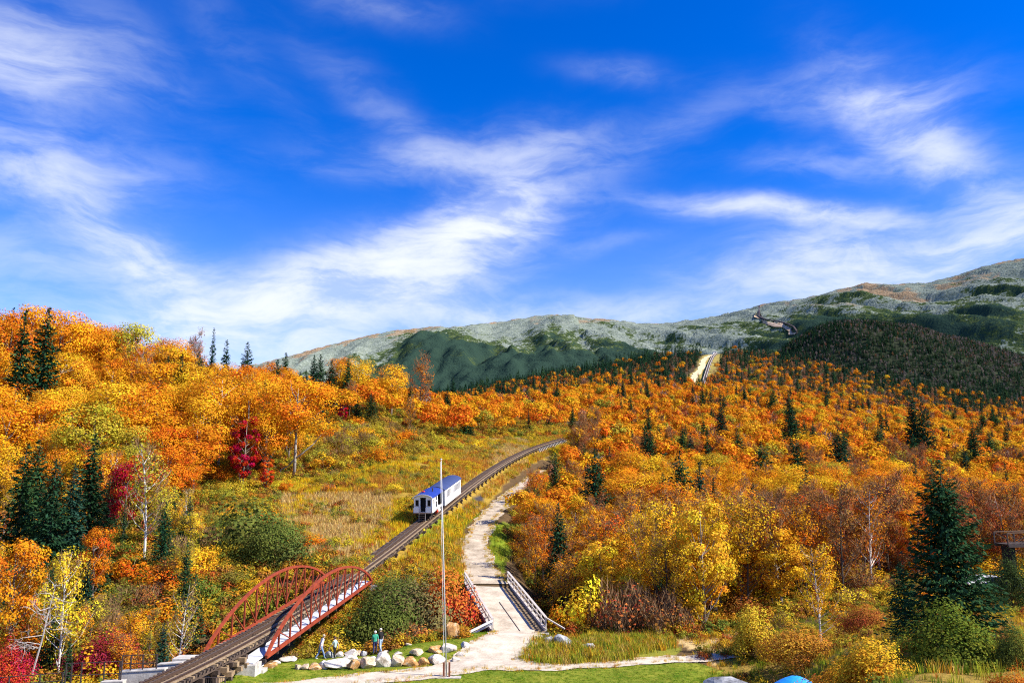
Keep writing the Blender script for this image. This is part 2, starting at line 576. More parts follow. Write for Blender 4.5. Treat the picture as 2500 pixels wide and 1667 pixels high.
def leaf_quads(C, N, L, W, rng, T=None):
    """rhombic leaves at centres C facing N; sizes L, W (arrays)"""
    n = len(C)
    t = rnd_unit(rng, n) if T is None else T
    t = t - N * (t * N).sum(1, keepdims=True)
    t /= np.maximum(np.linalg.norm(t, axis=1, keepdims=True), 1e-6)
    b = np.cross(N, t)
    L, W = np.broadcast_to(L, n)[:, None], np.broadcast_to(W, n)[:, None]
    V = np.stack([C - t * L / 2, C + b * W / 2 + N * W * .12, C + t * L / 2, C - b * W / 2 + N * W * .12], 1).reshape(-1, 3)
    Q = np.arange(4 * n).reshape(n, 4)
    return V, Q


def crown_mesh(name, rng, clumps, leaves, size, spread, shape, up=.55, mat_=None, hang=0.0):
    """clumps: (k,4) centres + radius; leaves spread through flattened clumps"""
    k = len(clumps)
    wts = clumps[:, 3] ** 2
    idx = rng.choice(k, leaves, p=wts / wts.sum())
    d = rnd_unit(rng, leaves)
    r = rng.uniform(.25, 1, leaves) ** .5
    sc = np.array([1, 1, shape])
    C = clumps[idx, :3] + d * sc * (r * clumps[idx, 3] * spread)[:, None]
    C[:, 2] -= hang * r * clumps[idx, 3]
    cen = clumps[:, :3].mean(0)
    ext = np.maximum(clumps[:, :3].std(0), .02)
    dc = (C - cen) / ext
    dc /= np.maximum(np.linalg.norm(dc, axis=1, keepdims=True), .3)
    N = d * .65 + dc * .75 + rnd_unit(rng, leaves) * .62 + np.array([0, 0, up])
    N /= np.linalg.norm(N, axis=1, keepdims=True)
    s = size * rng.uniform(.65, 1.35, leaves)
    V, Q = leaf_quads(C, N, s, s * .72, rng)
    cl = rng.uniform(-1, 1, k)
    ch = rng.uniform(-1, 1, k)
    lv = np.clip(cl[idx] * .45 + rng.uniform(-1, 1, leaves) * .55, -1, 1)
    lh = np.clip(ch[idx] * .6 + rng.uniform(-1, 1, leaves) * .5, -1, 1)
    return mesh_np(name, V, [Q], mat_ or M_LEAF, {'lv': np.repeat(lv, 4), 'lh': np.repeat(lh, 4)})


def maple_pair(seed, leaves=5200, base=.30, rx=.34, k=46, lsize=.021, trunk_r=.014, lopsided=0, bark=None, clr=(.085, .15)):
    rng = np.random.default_rng(seed)
    cz, rz = (1 + base) / 2, (1 - base) / 2
    d = rnd_unit(rng, k)
    rr = rng.uniform(.35, 1, k) ** .5
    c = d * rr[:, None] * np.array([rx, rx, rz]) * .86
    c[:, 0] += lopsided * .1
    c[:, 2] += cz
    c[:, 2] = np.maximum(c[:, 2], base + .04 * rng.random(k))
    rad = rng.uniform(*clr, k) * (rx / .34)
    cl = np.concatenate([c, rad[:, None]], 1)
    if lopsided:
        cl = np.concatenate([cl, [[.22, .02, .43, .10], [.27, -.03, .46, .08], [.16, .04, .45, .09], [.30, .02, .50, .08]]])
    crown = crown_mesh('maple_crown', rng, cl, leaves, lsize, 1.0, .62)
    mb = MB()
    bend = rng.normal(size=2) * (.006 if leaves > 8000 else .02)
    top = np.array([bend[0] * 2, bend[1] * 2, .84])
    pts = [(0, 0, -.03), (bend[0] * .4, bend[1] * .4, .2), (bend[0], bend[1], .42), (bend[0] * 1.4, bend[1] * 1.4, .62), tuple(top)]
    mb.tube(pts, [trunk_r * 1.25, trunk_r, trunk_r * .8, trunk_r * .5, trunk_r * .18], 7)
    order = rng.permutation(k)[:22]
    for i in order:
        e = c[i]
        h = np.clip(e[2] - rng.uniform(.12, .28), base * .75, .75)
        f = h / .84
        s = np.array([top[0] * f, top[1] * f, h])
        midp = (s + e) / 2 + np.array([0, 0, -.02]) + rng.normal(size=3) * .012
        r0 = trunk_r * .5 * (1.1 - f * .6)
        mb.tube([s, midp, e], [r0, r0 * .6, r0 * .2], 5, False)
    if lopsided:
        mb.tube([(0, 0, .17), (.06, 0, .22), (.14, 0, .30), (.22, 0, .41)], [trunk_r * .8, trunk_r * .62, trunk_r * .45, trunk_r * .15], 6)
        mb.tube([(0, 0, .17), (-.06, .02, .10), (-.12, .03, .07), (-.125, .03, -.03)], [trunk_r * .5, trunk_r * .45, trunk_r * .5, trunk_r * .5], 6)
    return crown, mb.mesh('maple_trunk', bark or M_BARK, True)


def birch_pair(seed, leaves=1500, base=.18, rx=.17, lsize=.018, twigs=650, pale=True):
    """slender sparse tree: thin stems, a haze of twigs, scattered leaves"""
    rng = np.random.default_rng(seed)
    mb = MB()
    tr = .0085
    b = rng.normal(size=2) * .035
    axis = lambda h: np.array([b[0] * h * h * 2, b[1] * h * h * 2, h])
    mb.tube([(0, 0, -.03)] + [tuple(axis(h)) for h in (.25, .5, .75, .97)], [tr * 1.3, tr, tr * .8, tr * .5, tr * .12], 6)
    ends, starts = [], []
    for i in range(30):
        h = rng.uniform(base, .88)
        a = rng.uniform(0, 6.28)
        l = rx * (1.15 - h * .75) * rng.uniform(.7, 1.3)
        s = axis(h)
        e = s + np.array([math.cos(a) * l, math.sin(a) * l, l * rng.uniform(.75, 1.5)])
        m = (s + e) / 2 + np.array([math.cos(a) * l * .1, math.sin(a) * l * .1, -l * .08])
        mb.tube([s, m, e], [tr * .42, tr * .28, tr * .08], 4, False)
        starts.append(m); ends.append(e)
    starts, ends = np.array(starts), np.array(ends)
    ti = rng.integers(0, 30, twigs)
    t = rng.random(twigs)[:, None]
    p = starts[ti] * (1 - t) + ends[ti] * t
    dv = rnd_unit(rng, twigs) * .6 + np.array([0, 0, .75])
    dv /= np.linalg.norm(dv, axis=1, keepdims=True)
    ln = rng.uniform(.04, .11, twigs)
    nn = np.cross(dv, rnd_unit(rng, twigs))
    nn /= np.linalg.norm(nn, axis=1, keepdims=True)
    Vt, Qt = leaf_quads(p + dv * ln[:, None] / 2, nn, ln, .0042, rng, dv)
    o = len(mb.v)
    mb.v += [tuple(v) for v in Vt]
    mb.f += [tuple(int(i) + o for i in q) for q in Qt]
    mb.mi += [1] * len(Qt)
    trunk = mb.mesh('birch_trunk', [M_WBARK if pale else M_DBARK, M_TWIG])
    cl = np.concatenate([np.concatenate([ends, rng.uniform(.045, .085, 30)[:, None]], 1), np.concatenate([starts, rng.uniform(.04, .07, 30)[:, None]], 1)])
    crown = crown_mesh('birch_crown', rng, cl, leaves, lsize, 1.15, 1.1, .35)
    return crown, trunk


def spruce_pair(seed, R0=.19, whorls=30, per=9, dens=15, size=.042, gap=.0):
    rng = np.random.default_rng(seed)
    C, N, T, L, lv = [], [], [], [], []
    mb = MB()
    mb.tube([(0, 0, -.03), (0, 0, .5), (0, 0, .99)], [.014, .008, .001], 6)
    lean = rng.normal(size=2) * .01
    for w in range(whorls):
        h = .05 + .94 * (w / (whorls - 1)) ** .95
        a0 = rng.uniform(0, 6.28)
        lw = rng.uniform(.82, 1.15)
        for j in range(per if h < .85 else 6):
            if rng.random() < gap:
                continue
            a = a0 + j * 6.283 / per + rng.normal() * .2
            ln = (R0 * (1 - h) ** .82 + .012) * lw * rng.uniform(.72, 1.18)
            hh = h + rng.normal() * .008
            droop = -.28 + .75 * h + rng.normal() * .1
            d = np.array([math.cos(a), math.sin(a), 0])
            s = np.array([-math.sin(a), math.cos(a), 0])
            n = max(3, int(dens * ln / R0))
            for i in range(n):
                f = (i + rng.random()) / n
                f = f ** .75
                p = d * ln * f + np.array([0, 0, hh + ln * (droop * f + .22 * f * f)])
                side = rng.uniform(-1, 1) * ln * .28 * (1 - f * .6)
                q = p + s * side + np.array([0, 0, rng.normal() * .005])
                t = d * .85 + s * np.sign(side) * .6 * rng.random() + np.array([0, 0, droop * .5 - .15 + rng.normal() * .2])
                nrm = np.array([0, 0, 1.0]) + rng.normal(size=3) * .5 + d * .3
                C.append(q); N.append(nrm); T.append(t)
                L.append(size * rng.uniform(.6, 1.25) * (.55 + .45 * min(1, ln / (R0 * .5))))
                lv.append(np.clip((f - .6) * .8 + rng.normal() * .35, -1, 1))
    C, N, T, L, lv = map(np.array, (C, N, T, L, lv))
    C[:, :2] += lean * C[:, 2:3]
    N /= np.linalg.norm(N, axis=1, keepdims=True)
    V, Q = leaf_quads(C, N, L, L * .42, rng, T)
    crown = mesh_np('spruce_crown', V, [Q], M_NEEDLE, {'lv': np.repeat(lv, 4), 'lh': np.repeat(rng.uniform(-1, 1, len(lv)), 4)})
    return crown, mb.mesh('spruce_trunk', M_DBARK)


def bush_pair(seed, leaves=1700, lsize=.06, k=26, rx=.62, twiggy=0):
    rng = np.random.default_rng(seed)
    d = rnd_unit(rng, k)
    d[:, 2] = np.abs(d[:, 2])
    rr = rng.uniform(.3, 1, k)[:, None] ** .5
    c = d * rr * np.array([rx, rx, .74]) * rng.uniform(.75, 1.1, (k, 1))
    c[:, 2] += .08
    cl = np.concatenate([c, rng.uniform(.14, .26, k)[:, None]], 1)
    crown = crown_mesh('bush_crown', rng, cl, leaves, lsize, 1.0, .9, .4)
    mb = MB()
    for i in range(min(k, 14)):
        s = np.array([*(rng.normal(size=2) * .06), -.05])
        mb.tube([s, (s + c[i]) / 2 + np.array([0, 0, .06]), c[i]], [.014, .010, .004], 4, False)
    if twiggy:
        ti = rng.integers(0, k, twiggy)
        p = c[ti] + rnd_unit(rng, twiggy) * .12
        dv = rnd_unit(rng, twiggy) * .5 + np.array([0, 0, .8]) + c[ti] * .5
        dv /= np.linalg.norm(dv, axis=1, keepdims=True)
        nn = np.cross(dv, rnd_unit(rng, twiggy)); nn /= np.linalg.norm(nn, axis=1, keepdims=True)
        V, Q = leaf_quads(p, nn, rng.uniform(.15, .4, twiggy), .011, rng, dv)
        o = len(mb.v)
        mb.v += [tuple(v) for v in V]; mb.f += [tuple(int(i) + o for i in q) for q in Q]; mb.mi += [0] * len(Q)
    return crown, mb.mesh('bush_stems', M_TWIG)


def dead_tree_mesh(seed):
    rng = np.random.default_rng(seed)
    mb = MB()
    def grow(p, d, l, r, depth):
        q = p + d * l
        m = p + d * l * .5 + rng.normal(size=3) * l * .06
        mb.tube([p, m, q], [r, r * .8, r * .55], 5, False)
        if depth == 0:
            return
        for _ in range(3):
            nd = d * .65 + rnd_unit(rng, 1)[0] * .75 + np.array([0, 0, .06])
            nd /= np.linalg.norm(nd)
            t = rng.uniform(.45, 1)
            grow(p + (q - p) * t, nd, l * rng.uniform(.5, .75), r * .5, depth - 1)
    pts = np.array([[0, 0, -.02], [.03, 0, .35], [.06, .02, .7], [.1, .02, 1.0]])
    mb.tube(pts, [.013, .010, .007, .002], 6)
    for i in range(14):
        h = rng.uniform(.22, .98)
        a = rng.uniform(0, 6.28)
        d = np.array([math.cos(a), math.sin(a), rng.uniform(-.1, .55)]); d /= np.linalg.norm(d)
        grow(np.array([.1 * h, .02 * h, h]), d, .27 * (1.25 - h * .6), .0052, 2)
    return mb.mesh('dead_wood', M_DEAD)


MAPLES = [maple_pair(11), maple_pair(12, base=.24, rx=.38, k=52), maple_pair(13, base=.36, rx=.30, k=40), maple_pair(14, base=.28, rx=.33, k=36, clr=(.10, .17)), maple_pair(15, base=.2, rx=.29, k=44),
          maple_pair(16, base=.30, rx=.36, k=56, clr=(.07, .12))]
BIGMAPLE = [maple_pair(21, 8500, .36, .42, 60, .017, .013, bark=M_GBARK, clr=(.08, .14)), maple_pair(22, 8500, .40, .36, 54, .017, .012, lopsided=.01, bark=M_GBARK, clr=(.08, .14))]
EDGEMAPLE = [maple_pair(33, 6000, .05, .30, 64, .020, .012, clr=(.06, .11)), maple_pair(34, 6000, .08, .27, 58, .020, .012, clr=(.06, .12))]
CONEMAPLE = [maple_pair(31, 5200, .04, .25, 60, .024, .012, clr=(.06, .11))]
BIRCHES = [birch_pair(41), birch_pair(42, 1300, rx=.2), birch_pair(43, 3400, .08, rx=.20, twigs=500), birch_pair(44, 900, rx=.18, twigs=1000, pale=False), birch_pair(45, 3600, base=.06, rx=.23, twigs=450, pale=False)]
RUSSET = [birch_pair(46, 2600, base=.10, rx=.24, twigs=900, pale=False), birch_pair(47, 1800, base=.14, rx=.21, twigs=1100, pale=False), birch_pair(48, 3200, base=.08, rx=.26, twigs=700, pale=False)]
SPRUCES = [spruce_pair(51, R0=.20, dens=20, per=10), spruce_pair(52, R0=.17, whorls=34, dens=18), spruce_pair(53, R0=.25, whorls=30, dens=22, per=11), spruce_pair(54, R0=.14, whorls=34, gap=.2)]
BIGSPRUCE = [spruce_pair(61, R0=.27, whorls=46, per=15, dens=34, size=.032)]
BUSHES = [bush_pair(71), bush_pair(72, 1500, k=20, rx=.5), bush_pair(73, 1000, .05, twiggy=500), bush_pair(74, 2000, .05, k=34, rx=.75), bush_pair(75, 550, .05, twiggy=900, rx=.55)]
NEARBUSH = [bush_pair(81, 12000, .034, k=70, rx=.55), bush_pair(82, 9000, .030, k=60, rx=.6)]


def far_maple_mesh(seed):
    rng = np.random.default_rng(seed)
    k = 15
    d = rnd_unit(rng, k); d[:, 2] = np.abs(d[:, 2]) * .9 - .1
    c = d * np.array([.26, .26, .30]) * rng.uniform(.6, 1, (k, 1)); c[:, 2] += .58
    cl = np.concatenate([c, rng.uniform(.11, .17, k)[:, None]], 1)
    return crown_mesh('far_maple', rng, cl, 420, .06, 1.0, .7, mat_=FAR_MAPLE)


def far_spruce_mesh(seed, m=None, n=170, R0=.2, w=.05):
    rng = np.random.default_rng(seed)
    h = rng.random(n) ** 1.25 * .97 + .02
    a = rng.uniform(0, 6.28, n)
    r = R0 * (1 - h) ** .85 * rng.uniform(.35, 1, n)
    C = np.stack([np.cos(a) * r, np.sin(a) * r, h], 1)
    N = np.stack([np.cos(a) * .5, np.sin(a) * .5, np.full(n, .8)], 1) + rng.normal(size=(n, 3)) * .35
    N /= np.linalg.norm(N, axis=1, keepdims=True)
    T = np.stack([np.cos(a), np.sin(a), np.full(n, -.45)], 1)
    V, Q = leaf_quads(C, N, .16 * (1.1 - h), w, rng, T)
    lv = rng.uniform(-1, 1, n)
    return mesh_np('far_spruce', V, [Q], m or FAR_SPRUCE, {'lv': np.repeat(lv, 4), 'lh': np.repeat(lv[::-1], 4)})


def far_brown_mesh(seed, m=None):
    rng = np.random.default_rng(seed)
    n = 150
    d = rnd_unit(rng, n)
    C = d * np.array([.2, .2, .34]) * rng.uniform(.4, 1, (n, 1)); C[:, 2] += .6
    N = rnd_unit(rng, n)
    V, Q = leaf_quads(C, N, rng.uniform(.05, .16, n), .028, rng, rnd_unit(rng, n) * .5 + np.array([0, 0, 1.]))
    lv = rng.uniform(-1, 1, n)
    return mesh_np('far_bare_tree', V, [Q], m or FAR_BROWN, {'lv': np.repeat(lv, 4), 'lh': np.repeat(lv[::-1], 4)})


def grass_mesh(seed, m, n=16, spread=.4, w=.05, lo=.45):
    rng = np.random.default_rng(seed)
    b = rng.normal(size=(n, 2)) * spread * .5
    h = rng.uniform(lo, 1, n)
    a = rng.uniform(0, 6.28, n)
    bend = rng.uniform(.1, .5, n) * h
    s = np.stack([-np.sin(a), np.cos(a), np.zeros(n)], 1) * w / 2
    base = np.concatenate([b, np.full((n, 1), -.05)], 1)
    mid = base + np.stack([np.cos(a) * bend * .3, np.sin(a) * bend * .3, h * .6], 1)
    tip = base + np.stack([np.cos(a) * bend, np.sin(a) * bend, h], 1)
    V = np.stack([base - s, base + s, mid + s * .8, mid - s * .8, tip], 1).reshape(-1, 3)
    i = np.arange(n)[:, None] * 5
    lv = np.repeat(rng.uniform(-1, 1, n), 5)
    return mesh_np('grass_clump', V, [i + np.array([[0, 1, 2, 3]]), i + np.array([[3, 2, 4]])], m, {'lv': lv, 'lh': lv[::-1].copy()})


def scatter(name, protos, P, scale, rot, kind, label, cat=None):
    """one uncountable mass: meshes instanced on points by a node group"""
    col = bpy.data.collections.new(name + '_sources')
    for i, me in enumerate(protos):
        o = bpy.data.objects.new('%s_source_%s' % (name, 'abcdefgh'[i]), me)
        col.objects.link(o)
    me = bpy.data.meshes.new(name)
    me.vertices.add(len(P))
    me.vertices.foreach_set('co', np.asarray(P, np.float32).ravel())
    for nm, ty_, vals in (('scl', 'FLOAT', scale), ('rot', 'FLOAT', rot), ('sort', 'INT', kind)):
        a = me.attributes.new(nm, ty_, 'POINT')
        a.data.foreach_set('value', np.asarray(vals, np.float32 if ty_ == 'FLOAT' else np.int32))
    o = link(name, me)
    ng = bpy.data.node_groups.new(name + '_nodes', 'GeometryNodeTree')
    ng.interface.new_socket('Geometry', in_out='INPUT', socket_type='NodeSocketGeometry')
    ng.interface.new_socket('Geometry', in_out='OUTPUT', socket_type='NodeSocketGeometry')
    n = ng.nodes
    gi, go = n.new('NodeGroupInput'), n.new('NodeGroupOutput')
    ci = n.new('GeometryNodeCollectionInfo')
    ci.inputs[0].default_value = col
    ci.inputs[1].default_value = True
    ci.inputs[2].default_value = True
    ip = n.new('GeometryNodeInstanceOnPoints')
    ip.inputs['Pick Instance'].default_value = True
    def attr(nm, t):
        a = n.new('GeometryNodeInputNamedAttribute')
        a.data_type = t
        a.inputs[0].default_value = nm
        return a.outputs[0]
    cx = n.new('ShaderNodeCombineXYZ')
    l = ng.links.new
    l(attr('rot', 'FLOAT'), cx.inputs[2])
    l(gi.outputs[0], ip.inputs['Points'])
    l(ci.outputs[0], ip.inputs['Instance'])
    l(attr('sort', 'INT'), ip.inputs['Instance Index'])
    l(cx.outputs[0], ip.inputs['Rotation'])
    l(attr('scl', 'FLOAT'), ip.inputs['Scale'])
    l(ip.outputs[0], go.inputs[0])
    md = o.modifiers.new('scatter', 'NODES')
    md.node_group = ng
    tag(o, label, cat, kind='stuff')
    return o



# ================================================================ SETTING
def inpoly(px, py, poly):
    px, py = np.asarray(px), np.asarray(py)
    c = np.zeros(px.shape, bool)
    n = len(poly)
    for i in range(n):
        x1, y1 = poly[i]
        x2, y2 = poly[(i + 1) % n]
        m = ((y1 > py) != (y2 > py)) & (px < (x2 - x1) * (py - y1) / ((y2 - y1) or 1e-9) + x1)
        c ^= m
    return c


BRANCH = [(-1.6, 64.6, -13.7, 2.2), (3.1, 63.4, -13.7, .75), (7.7, 64.4, -13.7, .8), (11.8, 66, -13.7, 1.1), (17.5, 67.5, -13.7, .8)]
CLEARING = [(1690, 950), (1674, 928), (1684, 912), (1698, 905), (1706, 890), (1709, 874), (1722, 864), (1738, 857), (1766, 860), (1764, 876), (1752, 890), (1752, 905), (1744, 918), (1738, 935), (1722, 952)]
MEADOW = [(505, 1130), (620, 1185), (760, 1170), (960, 1130), (1180, 1075), (1255, 1072), (1390, 1062), (1440, 1062), (1400, 1085), (1300, 1130), (1230, 1180), (1190, 1230), (1130, 1290), (1125, 1370), (1135, 1420), (1060, 1400), (920, 1410), (830, 1380), (700, 1350), (640, 1270), (520, 1230)]
GREENS = [[(1180, 1088), (1260, 1066), (1370, 1066), (1290, 1098), (1230, 1102)], [(1330, 1105), (1400, 1070), (1445, 1062), (1420, 1080), (1370, 1110)],
          [(1000, 1330), (1060, 1270), (1160, 1230), (1170, 1255), (1120, 1310), (1060, 1340)], [(930, 1420), (960, 1370), (1000, 1380), (980, 1430)],
          [(1190, 1360), (1200, 1290), (1240, 1270), (1250, 1330), (1230, 1400)]]


def road_dist(x, y):
    d, w = polydist(x, y, [(p[0], p[1], p[3]) for p in RD])
    d2, w2 = polydist(x, y, [(p[0], p[1], p[3]) for p in BRANCH])
    return np.minimum(d - w, d2 - w2)


def terrain():
    us = np.concatenate([np.linspace(-1.35, -.72, 40, endpoint=False), np.linspace(-.72, .72, 330), np.linspace(.72, 1.35, 41)[1:]])
    ys = np.geomspace(8, 1450, 340)
    U_, Y_ = np.meshgrid(us, ys)
    X = U_ * Y_
    Z = ground(X, Y_)
    Z += fbm(X * .12, Y_ * .12, 3, 3) * .5 * np.clip((Y_ - 80) / 40, 0, 1) * np.clip(np.abs(X - cx_(np.clip(Y_, 50, 295))) / 8 - .4, 0, 1) * np.clip(road_dist(X, Y_) / 4, 0, 1)
    V = np.stack([X, Y_, Z], -1).reshape(-1, 3)
    r, c = Z.shape
    i = (np.arange(r - 1)[:, None] * c + np.arange(c - 1)[None]).ravel()
    Q = np.stack([i, i + 1, i + c + 1, i + c], 1)
    x, y, z = V.T
    px, py = proj(x, y, z)
    jx, jy = px + 18 * fbm(x * .3, y * .3, 7), py + 12 * fbm(x * .3, y * .3, 17)
    g = np.tile(np.array([.10, .065, .032]), (len(V), 1))            # leaf litter
    def paint(m, c):
        g[m] = c
    paint(inpoly(jx, jy, MEADOW), (.30, .20, .035))
    for q in GREENS:
        paint(inpoly(jx, jy, q), (.17, .22, .02))
    paint((px > 1730) & (y < 75), (.26, .18, .04))
    paint(inpoly(jx, jy, [(1400, 1545), (1640, 1545), (1660, 1620), (1400, 1620)]), (.20, .20, .03))
    paint(inpoly(jx, jy, [(1690, 1590), (1640, 1560), (1760, 1555), (1790, 1600), (1740, 1625)]), (.50, .36, .16))
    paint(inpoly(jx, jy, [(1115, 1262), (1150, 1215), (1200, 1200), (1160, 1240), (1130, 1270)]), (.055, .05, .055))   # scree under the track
    paint(inpoly(px, py, CLEARING) & (y > 400), (.30, .24, .07))
    paint((y > 600) & ~inpoly(px, py, CLEARING), (.07, .05, .03))
    paint((y > 1140), (.045, .05, .028))
    me = mesh_np('terrain', V, [Q], None, {'gc': np.concatenate([g, np.ones((len(g), 1))], 1)}, True)
    m = bpy.data.materials.new('forest_ground')
    m.use_nodes = True
    k = NT(m.node_tree)
    tc = k.add('ShaderNodeTexCoord')
    a = k.add('ShaderNodeAttribute', attribute_name='gc')
    n1 = k.noise(tc.outputs['Object'], .9, 6, .65)
    n2 = k.noise(tc.outputs['Object'], 6, 4, .6)
    f = k.m('ADD', k.m('MULTIPLY', n1, .5), k.m('MULTIPLY', n2, .5))
    c = k.mix(1.0, a.outputs['Color'], k.ramp(f, [(.3, (.45, .5, .5)), (.5, (1, 1, 1)), (.7, (1.5, 1.35, 1.3))]), 'MULTIPLY')
    bp = k.add('ShaderNodeBump', ins={'Strength': .8, 'Distance': .15, 'Height': f})
    b = k.add('ShaderNodeBsdfDiffuse', ins={'Color': c, 'Normal': bp.outputs[0]})
    k.add('ShaderNodeOutputMaterial', ins={0: b.outputs[0]})
    me.materials.append(m)
    tag(link('terrain', me), 'wooded hillside ground with meadow and leaf litter', kind='structure')


terrain()


def patch(name, x0, x1, y0, y1, cell, inside, mat_, lift, label, zf=None):
    """sheet draped on the ground over the cells where inside(x, y) is positive"""
    xs, ys = np.arange(x0, x1 + cell, cell), np.arange(y0, y1 + cell, cell)
    X, Y = np.meshgrid(xs, ys)
    s = inside(X, Y)
    keep = (s[:-1, :-1] + s[1:, :-1] + s[:-1, 1:] + s[1:, 1:]) > 0
    r, c = X.shape
    i = (np.arange(r - 1)[:, None] * c + np.arange(c - 1)[None])[keep]
    Q = np.stack([i, i + 1, i + c + 1, i + c], 1)
    used, inv = np.unique(Q, return_inverse=True)
    gy, gx = np.gradient(s, cell)
    g2 = np.maximum(gx ** 2 + gy ** 2, .05)
    out_ = s < 0
    lim = 1.3 * cell
    X = X + np.where(out_, np.clip(-s * gx / g2, -lim, lim), 0)
    Y = Y + np.where(out_, np.clip(-s * gy / g2, -lim, lim), 0)
    x, y = X.ravel()[used], Y.ravel()[used]
    z = (zf or ground)(x, y) + lift
    me = mesh_np(name, np.stack([x, y, z], 1), [inv.reshape(Q.shape)], mat_, None, True)
    return tag(link(name, me), label, kind='structure')


M_LAWN = mat('lawn_grass', (.085, .18, .010), .95, .35, .4, spec=.05, bump=.6, hi=(.29, .28, .035))
M_GRAVEL = mat('pale_gravel', (.40, .33, .24), .95, .2, .9, spec=.1, bump=.9, hi=(.66, .58, .45))
M_SAND = mat('sandy_gravel', (.60, .47, .28), .95, .25, 1.2, spec=.1, bump=.5)


def lawn_in(x, y):
    px, py = proj(x, y, np.full_like(x, -13.7))
    px = px + 10 * fbm(x * .7, y * .7, 31); py = py + 5 * fbm(x * .7, y * .7, 41)
    L = inpoly(px, py, [(500, 1700), (560, 1652), (650, 1622), (740, 1606), (900, 1600), (980, 1585), (1070, 1572), (1190, 1552), (1205, 1545), (1215, 1575), (1290, 1636), (1500, 1626), (1700, 1616), (1770, 1630), (1760, 1720), (500, 1720)])
    return np.where(L, 1.0, -1.0)


patch('lawn', -24, 18, 50, 80, .14, lawn_in, M_LAWN, .05, 'mown green lawn around the gravel drive')
road_in = lambda x, y: .12 - road_dist(x, y) + .5 * fbm(x * .8, y * .8, 9, 3)
patch('gravel_road', -22, 19, 54, 78.2, .13, road_in, M_GRAVEL, .10, 'pale gravel drive crossing the lawn')
M_DIRT = mat('pale_dirt_road', (.27, .205, .13), .95, .3, .55, spec=.1, bump=.9, hi=(.62, .52, .38))
patch('dirt_road', -10, 14, 95.2, 194, .3, lambda x, y: road_in(x, y) + .9 * fbm(x * .45, y * .3, 19, 3), M_DIRT, .09, 'pale dirt road climbing beside the railway')
HR = [(1690, 950, 790, 4), (1688, 930, 860, 4), (1700, 912, 930, 4.5), (1716, 893, 1000, 4.5), (1717, 880, 1040, 4), (1730, 866, 1090, 3.5), (1742, 858, 1120, 3)]
hrp = []
for px, py, Y, w in HR:
    q = gxy(px, Y)
    hrp.append((q.x, q.y, w))
def hroad_in(x, y):
    d, w = polydist(x, y, hrp)
    return w - d + 3 * fbm(x * .1, y * .1, 3, 2)
patch('hill_road', min(p[0] for p in hrp) - 12, max(p[0] for p in hrp) + 12, hrp[0][1], hrp[-1][1], 1.6, hroad_in, M_SAND, .5, 'pale service road in the far clearing beside the track')


# ---------------------------------------------------------------- mountains
RIDGE = [(-900, 1040), (-300, 1010), (300, 960), (560, 905), (700, 875), (760, 855), (850, 832), (950, 809), (1050, 800), (1090, 804), (1130, 801), (1200, 788), (1250, 781), (1300, 773), (1350, 769), (1420, 777), (1500, 783), (1560, 791),
         (1620, 794), (1680, 786), (1740, 776), (1800, 765), (1850, 755), (1920, 742), (2000, 727), (2060, 710), (2110, 697), (2180, 698), (2260, 693), (2340, 672), (2400, 652), (2450, 640), (2520, 628), (2700, 590), (3100, 560), (3600, 600)]


def mountain_zt(px, t):
    """height at column px, t = 0 foot .. 1 crest; Y runs 1500..3400"""
    py = np.interp(px, [r[0] for r in RIDGE], [r[1] for r in RIDGE])
    Y = 1500 + 1900 * t
    v = (CY - py) / F
    crest = (math.sin(PITCH) + v * math.cos(PITCH)) / (math.cos(PITCH) - v * math.sin(PITCH))
    foot = .065
    tt = np.clip(t, 0, 1)
    a = foot + (crest - foot) * np.sin(tt * math.pi / 2) ** .9
    a = np.where(t > 1, crest - (t - 1) * .35, a)
    return a, Y


